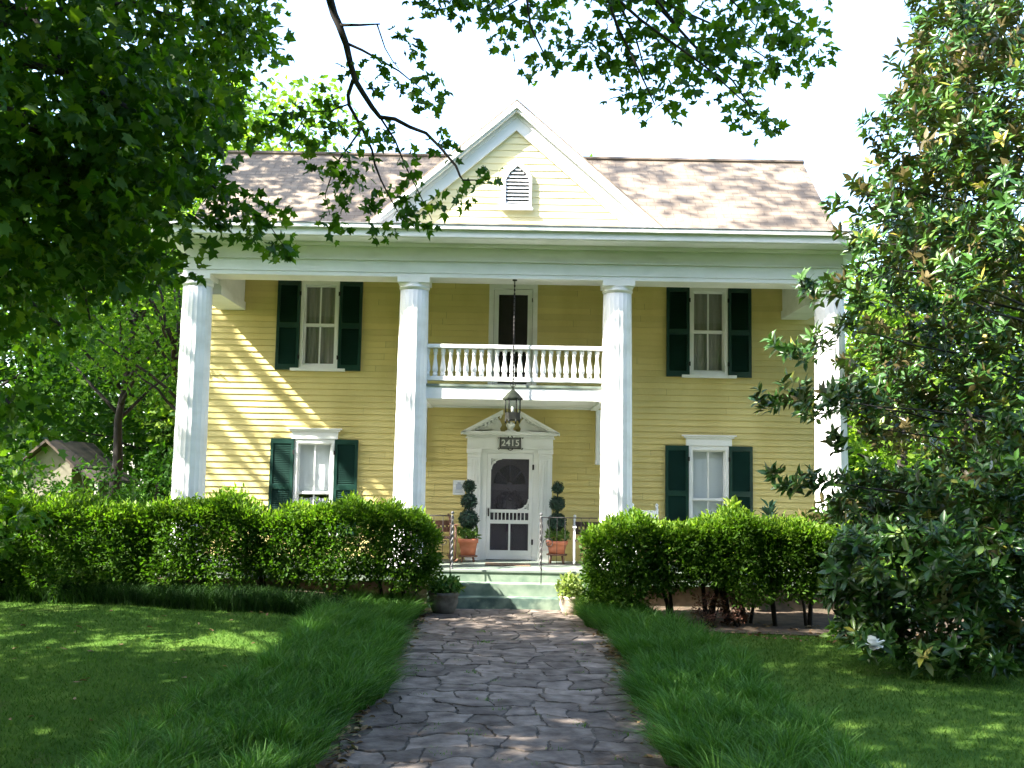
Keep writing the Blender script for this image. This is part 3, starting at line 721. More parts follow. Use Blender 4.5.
topr = [(560, 5, 32), (620, 20, 46), (690, 20, 50), (755, 25, 48), (800, 25, 30), (645, 70, 34), (715, 68, 34), (772, 62, 34), (655, 105, 14), (755, 112, 16), (766, 130, 9), (548, 62, 12), (500, 10, 22), (450, 2, 22), (505, 42, 10), (738, 92, 18), (595, 60, 18), (527, 20, 22), (820, 45, 12), (690, 88, 14), (630, 98, 10), (475, 2, 18), (577, 45, 18), (420, 0, 12)]
bl = PB(left_mass, 8.5, 12.5, 1.6)
Cl, P1, T1, N1 = blob_tree(bl, 88, .34, 12, lo=.15, flat=.45, droop=.45)
ls = PB(left_sprays, 9.2, 10.5); hs = PB(hang, 7.7, 8.3); ts = PB(topr, 7.4, 8.8, 1.2)
C2, P2, T2, N2 = blob_tree(ls, 85, .13, 7, lo=.1, flat=.7, droop=.5)
C3, P3, T3, N3 = blob_tree(hs, 230, .09, 4, lo=.1, flat=.8, droop=.5)
C4, P4, T4, N4 = blob_tree(ts, 170, .16, 7, lo=.1, flat=.6, droop=.4)
# the rest of the crown, above and left of the picture
C5 = np.array([-7.0, 5.6, 9.6])+shell(2600, .35)*np.array([7.5, 5.6, 4.4])
px_, py_, wz = proj(C5)
keep = ~((wz > .5) & (px_ > -60) & (px_ < 1084) & (py_ > -45) & (py_ < 800)) & (np.hypot(C5[:, 0], C5[:, 1]) > 1.5)
q5 = C5-np.array(SUNV)*((C5[:, 2]-.3)/SUNV.z)[:, None]
C5 = C5[keep]; q5 = q5[keep]; C5 = C5[~((((q5[:, 0]+3.4)/1.8)**2+((q5[:, 1]-12.5)/.8)**2 < 1) | ((((q5[:, 0]-.2)/1.1)**2+((q5[:, 1]-14.6)/.9)**2 < 1) & (rng.random(len(C5)) < .6)))]
for zp, ax_, ay_, rx_, ry_ in ((9.0, 6.4, 13.2, 3.0, 2.4), (1.8, -1.5, 15.4, 5.5, 1.0), (.5, .2, 16.4, 1.5, .9)):
    q5 = C5-np.array(SUNV)*((C5[:, 2]-zp)/SUNV.z)[:, None]; C5 = C5[~(((q5[:, 0]-ax_)/rx_)**2+((q5[:, 1]-ay_)/ry_)**2 < 1)]
P5, T5, N5 = spray_leaves(C5, 11, .5, .35, .6, .45)
sz = np.concatenate([rng.uniform(.09, .145, len(P1)), rng.uniform(.08, .13, len(P2)), rng.uniform(.055, .10, len(P3)), rng.uniform(.06, .105, len(P4)), rng.uniform(.15, .20, len(P5))])
leaves('crown', local(np.concatenate([P1, P2, P3, P4, P5])), np.concatenate([T1, T2, T3, T4, T5]), np.concatenate([N1, N2, N3, N4, N5]), sz, MAPLE, MAPLE_F, maple_lm, maple)
mb = MB(); O = Vector(maple.location)
mb.tube([Vector((0, 0, -.2)), Vector((.02, .03, .5)), Vector((.05, .05, 1.6)), Vector((.1, .15, 3.2)), Vector((.15, .2, 4.6)), Vector((.2, .2, 7)), Vector((.25, .1, 10)), Vector((.3, 0, 12.5))], [.52, .40, .36, .33, .30, .22, .12, .05], 12)
top = Vector((.15, .2, 4.6))
for (x, y, z, *_r) in bl[:16]:
    limb(mb, top+Vector((0, 0, rnd.uniform(-.8, 1.6))), Vector((x, y, z))-O, .085, .02, .12)
for i in range(14): limb(mb, Vector((.2, .2, rnd.uniform(4.5, 9))), Vector(C5[rnd.randrange(len(C5))])-O, .09, .02, .1)
def pxpath(lst, y0, y1, rr0, rr1):
    n = len(lst); pts = [at(px, py, y0+(y1-y0)*k/(n-1))-O for k, (px, py) in enumerate(lst)]
    mb.tube(pts, [rr0+(rr1-rr0)*k/(n-1) for k in range(n)], 7); return pts
hp0 = at(326, -40, 7.9)-O
limb(mb, Vector((.2, .2, 5.6)), hp0, .11, .036, .12, 10)
pxpath([(326, -40), (330, 0), (334, 14), (339, 25), (343, 36), (346, 44), (350, 62), (355, 80), (363, 93), (372, 107), (380, 117), (395, 119), (410, 127), (426, 133), (440, 147), (456, 166), (460, 176), (463, 180), (476, 180), (490, 180)], 7.9, 8.1, .036, .004)
pxpath([(340, 25), (360, 25), (380, 24)], 7.92, 7.85, .014, .006)
pxpath([(377, 24), (381, 36), (385, 48), (392, 60), (399, 69)], 7.86, 7.8, .007, .003)
pxpath([(346, 43), (362, 50), (380, 60), (399, 71), (410, 80), (430, 95)], 7.95, 8.1, .013, .003)
pxpath([(353, 80), (348, 95), (349, 105), (355, 116), (362, 128), (372, 150), (375, 165), (381, 180), (389, 196), (398, 212), (406, 223)], 8.0, 8.1, .018, .003)
pxpath([(349, 104), (330, 111), (310, 112), (299, 110)], 8.0, 8.0, .008, .003)
pxpath([(362, 128), (350, 145), (335, 165), (325, 195), (330, 215)], 8.0, 7.9, .010, .003)
pxpath([(380, 117), (395, 140), (405, 165), (420, 195), (432, 220)], 8.0, 8.1, .010, .003)
pxpath([(160, 120), (185, 160), (205, 180), (225, 196), (250, 210), (270, 226), (285, 248)], 9.8, 9.8, .02, .003)
pxpath([(20, 0), (60, 60), (110, 130), (150, 180), (180, 200)], 9, 9.8, .05, .012)
pxpath([(-10, 40), (40, 130), (70, 220), (90, 320)], 9, 9.6, .045, .01)
tr0 = at(700, -60, 8)-O
limb(mb, Vector((.2, .2, 6.2)), tr0, .13, .04, .1, 12)
for (x, y, z, *_r) in ts[:14]: limb(mb, tr0.lerp(Vector((.2, .2, 6.6)), rnd.uniform(0, .22)), Vector((x, y, z))-O, .022, .005, .04, 5, 6)
mb.build('trunk', bark_dark, maple)

# ---- tall second tree left of the lawn; its high crown dapples the roof and the lawn
def shadow_on(P, y=None, z=None):
    d = np.array(SUNV); t = (P[:, 1]-y)/d[1] if y is not None else (P[:, 2]-z)/d[2]
    return P-d*t[:, None]
OT = Vector((-13.2, 12.6, float(zg(-13.2, 12.6))))
oak = thing('shade_tree', OT, 'tall old tree left of the lawn, its high thin crown reaching over the roof', 'tree', 'tall trees shading the lawn')
C6 = np.concatenate([np.array([-11.5, 13.5, 13.2])+shell(900, .3)*np.array([5.0, 4.6, 3.2]), np.array([-8.0, 13.3, 19.0])+shell(240, .3)*np.array([6.0, 3.6, 2.2]), np.array([-12.2, 8.2, 8.0])+shell(900, .3)*np.array([5, 3.6, 3.6]), np.array([-17.2, 18.2, 11.5])+shell(800, .3)*np.array([4.6, 4.6, 4.2])])
a_, b_2, w_ = proj(C6); k = ~((w_ > .5) & (a_ > -70) & (a_ < 1090) & (b_2 > -50))
q = shadow_on(C6, y=16.8); k &= ~((np.abs(q[:, 0]) < 3.0) & (q[:, 2] > 6.2) & (q[:, 2] < 9.2) & (rng.random(len(C6)) < 2))
k &= ~((np.abs(q[:, 0]) < 6.2) & (q[:, 2] > .6) & (q[:, 2] < 6.2) & (rng.random(len(C6)) < .9))
q = shadow_on(C6, y=18.98); k &= ~((q[:, 0] > -6.2) & (q[:, 0] < 0) & (q[:, 2] > .4) & (q[:, 2] < 5.8) & (rng.random(len(C6)) < .86))
q = shadow_on(C6, z=.5); k &= ~((((q[:, 0])/2)**2+((q[:, 1]-15.6)/1.6)**2 < 1) & (rng.random(len(C6)) < .8))
q = shadow_on(C6, z=1.8); k &= ~((np.abs(q[:, 0]+1) < 5) & (q[:, 1] > 14) & (q[:, 1] < 17) & (rng.random(len(C6)) < .9))
q = shadow_on(C6, z=.3); k &= ~(((q[:, 0]+3.4)/1.8)**2+((q[:, 1]-12.5)/.8)**2 < 1)
C6 = C6[k]; P, T, N = spray_leaves(C6, 12, .55, .3, .6, .5)
leaves('crown', P-np.array(OT), T, N, rng.uniform(.15, .22, len(P)), MAPLE, MAPLE_F, maple_lm, oak)
mb = MB(); mb.tube([(0, 0, -.2), (0, 0, .6), (.1, .05, 3), (.2, .1, 7), (.6, .3, 11), (1.2, .5, 18.5)], [.6, .45, .38, .3, .2, .05], 12)
for i in range(0, len(C6), 70): limb(mb, Vector((.2, .1, min(16, max(4, C6[i][2]-2.5)))), Vector(C6[i])-OT, .10, .02, .08)
mb.build('trunk', bark_dark, oak)

# ---- magnolia at right
GT = Vector((7.4, 13.6, 0)); GT.z = float(zg(GT.x, GT.y))-.02
mag = thing('magnolia_tree', GT, 'tall glossy magnolia sweeping to the ground at the right of the lawn', 'tree')
O = Vector(GT)
upper = [(1000, 25, 48), (950, 20, 42), (985, 85, 55), (930, 90, 40), (1020, 100, 40), (945, 135, 52), (1005, 150, 55), (905, 150, 36), (890, 105, 16), (960, 195, 55), (1015, 205, 45), (905, 200, 34), (870, 185, 22), (868, 125, 10),
         (880, 215, 28), (850, 235, 14), (925, 240, 40), (985, 250, 48), (875, 265, 34), (835, 205, 8), (900, 290, 30), (945, 290, 36), (1000, 300, 48), (862, 300, 15), (825, 285, 15), (802, 288, 11), (845, 280, 16), (1024, 260, 40)]
mid = [(795, 350, 11), (818, 342, 16), (845, 330, 15), (770, 345, 6), (882, 345, 18), (920, 335, 20), (960, 345, 36), (1010, 360, 46), (768, 395, 14), (790, 392, 16), (812, 400, 18), (835, 400, 18), (860, 395, 26), (895, 388, 22), (935, 395, 36), (985, 405, 44), (1020, 420, 40), (872, 428, 9),
       (775, 470, 8), (795, 480, 14), (815, 478, 12), (835, 440, 10), (842, 480, 14), (880, 484, 24), (925, 474, 22), (965, 470, 36), (1005, 475, 40), (905, 510, 36), (955, 515, 40), (1000, 520, 45), (855, 515, 26)]
low = [(850, 555, 26), (885, 550, 34), (930, 560, 40), (980, 560, 44), (1020, 560, 40), (838, 590, 16), (865, 600, 26), (905, 605, 34), (950, 610, 36), (995, 615, 36), (1024, 620, 34), (845, 625, 12), (868, 640, 18), (900, 645, 24), (940, 652, 24), (980, 658, 24), (1015, 655, 28), (1000, 670, 14), (882, 655, 12), (836, 565, 12)]
bu = PB(upper, 12.2, 14.2, 1.4)+PB(mid, 12.0, 14.0, 1.3)+PB(low, 11.5, 12.6, 1.1)
# the side and back of the crown out of view
for i in range(46):
    a = rnd.uniform(-1.2, 2.9); z = rnd.uniform(.8, 12); rr = 3.6*(1-(z/14)**1.7)
    bu.append((GT.x+1.0+math.cos(a)*rr, GT.y+.8+math.sin(a)*rr, z, .8, .8, .6))
CM = []
for (x, y, z, rx, ry, rz) in bu:
    n = max(3, int((200 if z < 2.2 else 135 if z < 4.2 else 96)*(rx*ry+rx*rz+ry*rz)/3)+3); CM.append(np.array([x, y, z])+shell(n, .3)*np.array([rx, ry, rz]))
CM = np.concatenate(CM); CM = CM[CM[:, 2] > zg(CM[:, 0], CM[:, 1])+.14]
K = 9; n = len(CM)
axd = norm((CM-np.array([GT.x, GT.y, 0]))*np.array([1, 1, .0])*.22+UP*.75+rng.normal(size=(n, 3))*.45)
e1 = norm(np.cross(axd, np.array([.3, .5, .8]))); e2 = np.cross(axd, e1)
ang = np.tile(np.arange(K)*2.4, n)+np.repeat(rng.random(n)*6.28, K); lift = np.tile(np.linspace(-.15, .95, K), n)+rng.normal(size=n*K)*.15
A_ = np.repeat(axd, K, 0); T_ = np.cos(ang)[:, None]*np.repeat(e1, K, 0)+np.sin(ang)[:, None]*np.repeat(e2, K, 0)+A_*lift[:, None]
P_ = np.repeat(CM, K, 0)-A_*np.tile(np.linspace(.10, 0, K), n)[:, None]
tint = np.clip(np.repeat(rng.beta(2, 3.4, n), K)+rng.normal(size=n*K)*.09, 0, 1)
young = np.repeat((rng.random(n) < .20)*np.clip((CM[:, 2]-2.5)/4, 0, 1), K)*np.tile(np.linspace(0, 1, K) > .4, n); tint = np.clip(tint+young*.5, 0, 1)
leaves('crown', P_-np.array(O), T_, A_+rng.normal(size=(n*K, 3))*.25, rng.uniform(.12, .20, n*K), OVAL*np.array([1.0, 1, 1]), OVAL_F, mag_lm, mag, tint)
mb = MB()
mb.tube([(0, 0, -.2), (0, 0, .6), (.02, .03, 2.5), (.0, .05, 5), (.05, 0, 8), (0, 0, 12)], [.30, .22, .19, .15, .10, .03], 10)
for (x, y, z, rx, *_r) in bu[:79:3]: limb(mb, Vector((.02, .03, max(.4, z-O.z-rnd.uniform(.1, .9)))), Vector((x, y, z))-O, .022, .006, .03, 6, 6)
mb.build('trunk', bark_dark, mag)
# blossoms (petals spreading from a cup)
def bloom(px, py, y, r, nm='blossom'):
    c = at(px, py, y)-O; n = 9; m = MB()
    for k in range(n):
        a = 2.4*k; o_ = .35+.5*(k/n); d = Vector((math.cos(a)*o_, math.sin(a)*o_*.6-.6, math.sin(a)*o_*.8+.35)).normalized(); s_ = d.cross(Vector((0, 0, 1))).normalized(); u_ = s_.cross(d)
        L = r*rnd.uniform(.9, 1.2); W = L*.42
        m.add([c, c+d*L*.4+s_*W+u_*L*.1, c+d*L*.85+s_*W*.8+u_*L*.02, c+d*L-u_*L*.1, c+d*L*.85-s_*W*.8+u_*L*.02, c+d*L*.4-s_*W+u_*L*.1, c+d*L*.5-u_*L*.12], [(0, 1, 6), (1, 2, 6), (2, 3, 6), (3, 4, 6), (4, 5, 6), (5, 0, 6)], True)
    m.build(nm, petal, mag)
petal = mat('white_petal', (.80, .80, .74), (.86, .86, .82), 5, .5)
bloom(873, 646, 11.0, .12)

# ---- trees of the background
def bgtree(name, x, y, h, r, zb, m, label, group, nspray=420, ls_=.17, trunk_r=.14, lean=0.0, nper=11, bk_=bark_dark, flat=.45, blobs=None, tk=None):
    z0 = float(zg(x, y)); tr = thing(name, (x, y, z0), label, 'tree', group)
    mb = MB(); tr_top = Vector((lean, 0, h*.8))
    pts = [Vector((0, 0, -.2))]+[Vector((lean*f, .1*math.sin(f*5+x), h*.8*f)) for f in (.15, .35, .55, .75, 1)]
    if tk: pts = [Vector(p) for p in tk]
    mb.tube(pts, [trunk_r*1.3]+[trunk_r*(1-.75*f) for f in np.linspace(0, 1, len(pts)-1)], 8)
    bl = []
    nb_ = blobs or 15
    for i in range(nb_):
        f = (i+.5)/nb_; a = 2.4*i+rnd.random(); z = zb+(h-zb)*(.08+.84*f); q = r*(.25+.75*math.sin(math.pi*min(1, .18+.8*f)))*rnd.uniform(.45, .85)
        br = r*rnd.uniform(.32, .5); bl.append((math.cos(a)*q+lean*f, math.sin(a)*q, z, br, br, br*.62))
        limb(mb, Vector((lean*f, 0, max(zb*.6, z*.72))), Vector((math.cos(a)*q+lean*f, math.sin(a)*q, z)), trunk_r*.35, .02, .05, 5, 5)
    tot = sum(b[3]**2 for b in bl); C, P, T, N = blob_tree(bl, nspray/tot*.77, r*.17, nper, .35, flat, .3, .7)
    leaves('crown', P, T, N, rng.uniform(ls_*.7, ls_*1.2, len(P)), DIAM, DIAM_F, m, tr)
    mb.build('trunk', bk_, tr); return tr
bgtree('dogwood_tree', -9.1, 23, 8.4, 3.6, 3.9, far_lm, 'layered green tree with bare dark leaning trunk left of the porch', 'trees beside the house', 1300, .13, .15, .35, tk=[(0, 0, -.2), (.0, 0, 1), (.1, 0, 2.2), (.05, 0, 3.2), (.22, 0, 4.4), (.4, 0, 7)])
bgtree('dogwood_tree', -6.9, 21.5, 7.2, 2.6, 3.6, far_lm, 'slim forked tree close behind the left end column', 'trees beside the house', 700, .12, .12, -.5, tk=[(0, 0, -.2), (-.05, 0, .8), (.02, 0, 1.9), (.12, 0, 3), (-.1, 0, 4.2), (-.4, 0, 6)])
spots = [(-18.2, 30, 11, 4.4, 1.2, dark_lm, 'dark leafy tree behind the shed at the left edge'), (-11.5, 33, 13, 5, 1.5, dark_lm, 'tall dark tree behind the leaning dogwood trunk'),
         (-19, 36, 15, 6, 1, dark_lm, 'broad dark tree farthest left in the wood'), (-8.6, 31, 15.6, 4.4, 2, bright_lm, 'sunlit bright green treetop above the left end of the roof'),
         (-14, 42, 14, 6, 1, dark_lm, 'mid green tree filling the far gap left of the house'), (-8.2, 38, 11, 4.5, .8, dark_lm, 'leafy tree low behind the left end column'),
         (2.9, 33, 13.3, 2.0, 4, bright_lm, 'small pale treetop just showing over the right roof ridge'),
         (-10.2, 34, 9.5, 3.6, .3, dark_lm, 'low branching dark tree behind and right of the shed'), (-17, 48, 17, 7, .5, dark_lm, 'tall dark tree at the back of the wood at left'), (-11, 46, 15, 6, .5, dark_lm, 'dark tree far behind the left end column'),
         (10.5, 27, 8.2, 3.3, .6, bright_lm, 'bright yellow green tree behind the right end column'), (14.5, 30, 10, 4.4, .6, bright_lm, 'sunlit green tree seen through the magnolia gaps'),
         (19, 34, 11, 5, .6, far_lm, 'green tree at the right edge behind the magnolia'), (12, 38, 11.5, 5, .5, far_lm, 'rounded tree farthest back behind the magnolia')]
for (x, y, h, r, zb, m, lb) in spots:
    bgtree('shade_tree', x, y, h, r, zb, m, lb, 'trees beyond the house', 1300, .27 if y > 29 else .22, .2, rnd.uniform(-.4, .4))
n = 32000   # unseen leaf mass added behind the camera to cut sky light on the front
side = rng.random(n) < 2
xx = np.where(side, rng.uniform(-34, 26, n), 23+rng.normal(size=n)*2); yy_ = np.where(side, -13+rng.normal(size=n)*2, rng.uniform(-14, 26, n))
zz = 25*rng.random(n)*(.8+.2*np.sin(xx*.45+yy_*.4)); P, T, N = np.stack([xx*1.15, yy_, zz], -1), rdir(n)-UP*.2, rdir(n)+UP*.3
tag(leaves('sky_dimming_leaves', P, T, N, rng.uniform(.8, 1.3, n), DIAM, DIAM_F, dark_lm), 'unseen mass of leaves added behind the viewer to dim the sky light', 'wood', kind='stuff')
n = 15000
for x0_, x1_, lb_ in ((-44, -8.5, 'far green wood closing the garden left of the house'), (8.5, 40, 'far green wood closing the garden right of the house')):
    xx = rng.uniform(x0_, x1_, n); yq = 41+rng.normal(size=n)*2.5; hh = (7.5 if x0_ < 0 else 5.5)+1.5*np.sin(xx*.7)+.8*np.sin(xx*1.9); zz = hh*rng.random(n)**.8
    P, T, N = np.stack([xx, yq, zz], -1), rdir(n)-UP*.3, rdir(n)+UP*.4+np.array([-.3, -.5, 0])
    tag(leaves('wood', P, T, N, rng.uniform(.3, .6, n), DIAM, DIAM_F, far_lm), lb_, 'wood', kind='stuff')
# low shrubs left of the house
def shrub(x, y, r, h, m, label, ls_=.12, n=160, grp='shrubs beside the shed', name='shrub', upb=.5):
    z0 = float(zg(x, y)); o = thing(name, (x, y, z0), label, 'shrub', grp)
    C = shell(n, .4)*np.array([r, r, h*.5])+np.array([0, 0, h*.52]); P, T, N = spray_leaves(C, 10, r*.22, -.1, upb, .7)
    k = P[:, 2] > .02; P, T, N = P[k], T[k], N[k]
    leaves('foliage', P, T, N, rng.uniform(ls_*.7, ls_*1.2, len(P)), OVAL, OVAL_F, m, o)
    mb = MB()
    for i in range(7): limb(mb, (rnd.uniform(-.1, .1), rnd.uniform(-.1, .1), -.05), C[rnd.randrange(len(C))], .02, .006, .05, 4, 5)
    mb.build('stem', bark_dark, o); return o
for (x, y, r, h, m, lb) in ((-7.6, 18.3, .9, 2.2, dark_lm, 'ferny green shrub just left of the end column'), (-8.9, 19, 1.0, 2.1, far_lm, 'leafy green shrub below the leaning trunk'),
                          (-10.4, 20, 1.2, 2.15, dark_lm, 'broad green shrub in front of the shed corner'), (-12.0, 20.5, 1.4, 2.35, dark_lm, 'dark shrub in front of the shed wall'), (-8.6, 26, 1.4, 2.6, dark_lm, 'tall shrub right of the shed'), (-7.0, 27, 1.5, 3.0, far_lm, 'far shrub seen beside the end column base')):
    shrub(x, y, r, h, m, lb)
shrub(7.6, 19, 1.3, 2.6, bright_lm, 'light green shrub beyond the right end column', grp='shrubs right of the house')
shrub(10, 21, 1.8, 3.2, bright_lm, 'tall light green shrub behind the magnolia', grp='shrubs right of the house')

# shed
sh_ = thing('shed', (-12.7, 28.5, float(zg(-12.7, 28.5))), 'small pale shed with brown roof among the trees at left', 'shed')
mb = MB(); mb.box(-.85, .85, -1.2, 2.2, 0, 2.5); mb.prism([(-.85, 2.5), (.85, 2.5), (0, 3.14)], -1.2, 2.2); mb.build('wall', mat('shed_wall', (.13, .12, .085), (.21, .19, .14), 3, .8), sh_)
mb = MB()
for s in (-1, 1): mb.prism([(0, 3.19), (s*1.12, 2.34), (s*1.12, 2.42), (0, 3.29)], -1.5, 2.5)
mb.build('roof', mat('shed_roof', (.025, .02, .016), (.085, .062, .042), 4, .85, .4, 20, stretch=(1, .2, 1)), sh_)
mb = MB(); mb.prism([(.86, 2.42), (1.9, 1.95), (1.9, 2.03), (.86, 2.52)], -1.4, 2.4); mb.build('lean_to_roof', mat('lean_to_roof', (.03, .025, .02), (.08, .06, .045), 3, .85), sh_)
for yq in (-1.3, 2.2): mb = MB(); mb.box(1.72, 1.84, yq, yq+.12, 0, 1.99); mb.build('post', mat('shed_post', (.3, .29, .26)), sh_)

sh_.scale = (.78, .78, .88)
# ------------------------------------------------------------------ hedges
def hedge(name, label, x0, x1, yc, th_, zt, zb, ncl, zfun, stems, group, round_l=False, round_r=False):
    o = thing(name, ((x0+x1)/2, yc, 0), label, 'hedge', group); L = np.array(o.location)
    n = ncl; u = rng.random(n)*2-1; v = rng.random(n)*2-1; ww = rng.random(n)*2-1
    # push towards the surface of a rounded box
    ax = rng.integers(0, 6, n)
    v = np.where(ax <= 1, -1+.5*rng.random(n)**1.3, v); ww = np.where((ax == 2) | (ax == 3), 1-.3*rng.random(n)**1.5, ww); v = np.where(ax == 4, 1-.3*rng.random(n), v)
    x = (x0+x1)/2+u*(x1-x0)/2
    endr = np.minimum(x-x0 if round_l else 9, x1-x if round_r else 9); ef = np.clip(endr/.75, 0, 1); ef = np.sqrt(1-(1-ef)**2)
    bump = .12*np.sin(x*3.1+yc)+.09*np.sin(x*7.3+1)+.06*np.sin(x*17)+.06*np.sin(ww*4+x*5)
    rr = 1-.16*(np.abs(v)**6)*(np.abs(ww)**6)
    y = yc+v*(th_/2)*(rr+bump*.8)*(.35+.65*ef)
    gz = zg(x, yc); bot = gz+zb+zfun(x)
    top_ = zt-.02+.035*np.sin(x*2.3)+.03*np.sin(x*5.9+2)+.03*np.sin(x*13+1)
    mz, hz = (top_+bot)/2, (top_-bot)/2
    z = mz+ww*hz*rr*(.55+.45*ef)+bump*.5*ww
    # holes
    hole = (np.sin(x*4.1+1)*np.sin(z*6.3+x*1.7)+.5*np.sin(x*9.7+z*8)) > 1.12
    low_f = np.clip((z-bot)/.35, 0, 1); keep = (rng.random(n) < .45+.55*low_f) & ~(hole & (z < mz+hz*.4))
    C = np.stack([x, y, z], -1)[keep]; vv, wk = v[keep], ww[keep]
    K = 7; P, T, N = spray_leaves(C, K, .10, -.15, .35, .9)
    outw = np.stack([np.zeros(len(C)), np.sign(vv)*np.abs(vv)**3, np.maximum(wk, 0)**2], -1); T = T+np.repeat(outw, K, 0)*.8
    sunlit_shoot = np.repeat((wk > .72)*rng.random(len(C)), K)
    P[:, 2] += (sunlit_shoot > .84)*rng.random(len(P))*.13
    tint = np.clip(rng.normal(.21, .12, len(P))+sunlit_shoot*.5, 0, 1)  # top sprays tinted paler, standing in for sun on the hedge top
    leaves('foliage', P-L, T, N, rng.uniform(.055, .095, len(P)), OVAL, OVAL_F, hedge_lm, o, tint)
    for (sx, rr_) in stems:
        mb = MB(); g = float(zg(sx, yc)); nf = rnd.randint(2, 3); yq = yc+rnd.uniform(-.15, .15)
        for k in range(nf):
            dx = rnd.uniform(-.3, .3); q = rr_*rnd.uniform(.6, 1)
            mb.tube([(sx+dx*.15, yq, g-.05), (sx+dx*.35, yq+.03*k, g+.3), (sx+dx*.7, yq-.02, g+.6), (sx+dx*1.1, yq+rnd.uniform(-.15, .15), g+1.0), (sx+dx*1.6, yq, g+1.35)], [q*.9, q*.68, q*.58, q*.42, q*.2], 7)
        mb.v = [(p[0]-L[0], p[1]-L[1], p[2]) for p in mb.v]; mb.build('stem', bark_dark, o)
    return o
hedge('hedge', 'long clipped hedge left of the walk, bright on top and dark below', -10.5, -1.12, 15.55, 1.15, 1.80, .28, 13000, lambda x: .06*sstep(x, -4.8, -2)-.22*sstep(-x, 4.2, 5.5)+.10*np.sin(x*2.1), [(x, rnd.uniform(.03, .05)) for x in (-7.2, -6.2, -5.0, -4.6, -3.7, -3.35, -2.6, -1.9, -1.55)], 'hedges before the porch', round_r=True)
hedge('hedge', 'shorter clipped hedge right of the walk with bare trunks showing', 1.18, 5.1, 15.45, 1.15, 1.69, .36, 7500, lambda x: .10*sstep(x, 1.5, 3)-.2*sstep(-x, -1.9, -1.2)+.08*np.sin(x*2.7), [(x, rnd.uniform(.045, .065)) for x in (1.9, 2.5, 3.05, 3.4, 3.65, 4.05, 4.55)], 'hedges before the porch', round_l=True)

# ------------------------------------------------------------------ grasses
def blades(name, base, h, out, width, m, parent=None, tint=None, kind=None, label=None, cat=None, seg=3, group=None):
    """arching blades: base (n,3), h heights, out (n,2) tip offset"""
    n = len(base); side = np.stack([-out[:, 1], out[:, 0], np.zeros(n)], -1); side = norm(side+rng.normal(size=(n, 3))*.3*np.array([1, 1, 0]))
    vs = []
    for k in range(seg+1):
        f = k/seg; z = h*(f*1.25-.38*f**2.4); o2 = out*(f**1.8)[..., None] if hasattr(f, 'shape') else out*f**1.8
        c = base+np.concatenate([o2, z[:, None]], 1); wd = (width*(1-f**1.6*.92))[:, None]
        vs += [c-side*wd, c+side*wd]
    V = np.stack(vs, 1); K = 2*(seg+1)
    F = np.array([(2*k, 2*k+1, 2*k+3, 2*k+2) for k in range(seg)])
    F = (F[None]+(np.arange(n)*K)[:, None, None]).reshape(-1, 4)
    if tint is None: tint = rng.random(n)
    o = link(name, npmesh(name, V.reshape(-1, 3), F, np.repeat(tint, seg), smooth=True), m, parent)
    return tag(o, label, cat, group, kind)
def border(sx, n, label):
    # tufts in rows, blades springing from each tuft
    nt_ = 700; ty = rng.uniform(5.2, 15.9, nt_); tx = 1.40+rng.random(nt_)*(.98+(.48 if sx < 0 else .42)*np.clip((15-ty)/7, 0, 1.2))+.10*np.sin(ty*1.1+sx)+.05*np.sin(ty*2.9)
    if sx > 0: tx = tx-.25*sstep(ty, 14, 15.9)
    i = rng.integers(0, nt_, n); a = rng.random(n)*6.283; rad = rng.random(n)**.5*.06
    bx = sx*tx[i]+np.cos(a)*rad; by = ty[i]+np.sin(a)*rad
    th_ = rng.uniform(.75, 1.15, nt_)[i]; h = rng.uniform(.24, .42, n)*th_; ln = rng.uniform(.06, .30, n)*th_
    out = np.stack([np.cos(a), np.sin(a)], -1)*ln[:, None]+np.array([-.05*sx, -.06])
    edge = np.clip((1.70-np.abs(bx))/.3, 0, 1); out[:, 0] += -sx*edge*.12
    base = np.stack([bx, by, zg(bx, by)], -1)
    tt = np.clip(rng.beta(2, 3.2, nt_)[i]*.6+rng.random(n)*.4, 0, 1)
    blades('border_grass', base, h, out, rng.uniform(.0045, .0085, n), lirio_lm, None, tt, 'stuff', label, 'border grass')
border(-1, 42000, 'arching dark green border grass along the left edge of the walk')
border(1, 42000, 'arching dark green border grass along the right edge of the walk')
# border grass by the right foot of the steps, blades coloured paler for sunlight
n = 2200; a = rng.random(n)*6.283; c = np.array([(1.25, 15.75), (1.5, 15.55), (1.75, 15.3), (1.42, 15.3)])[rng.integers(0, 4, n)]+rng.normal(size=(n, 2))*.1
o = thing('grass_clump', (1.45, 15.5, float(zg(1.45, 15.5))), 'grass clump right of the steps, coloured light yellow green for the sunlight on it', 'grass clump')
blades('blade_tuft', np.stack([c[:, 0]-1.45, c[:, 1]-15.5, np.zeros(n)], -1), rng.uniform(.25, .45, n), np.stack([np.cos(a), np.sin(a)], -1)*rng.uniform(.1, .35, n)[:, None], rng.uniform(.004, .007, n),
       leafmat('sunlit_pale_blade', [(0, (.07, .15, .03)), (1, (.22, .30, .07))], .3, .45, .3), o)
# dark ground cover below the left hedge
n = 24000; x = rng.uniform(-11, -1.75, n); y = rng.uniform(14.35, 15.3, n)+.07*np.sin(x*2)+.9*sstep(-x, 3.5, 9); a = rng.random(n)*6.283
blades('ground_cover', np.stack([x, y, zg(x, y)], -1), rng.uniform(.20, .38, n), np.stack([np.cos(a), np.sin(a)-.2], -1)*rng.uniform(.08, .26, n)[:, None], rng.uniform(.004, .007, n), leafmat('dark_blade', [(0, (.008, .026, .006)), (1, (.022, .055, .010))], .15, .6, .08), None, None, 'stuff', 'dark strappy ground cover beneath the left hedge', 'ground cover')
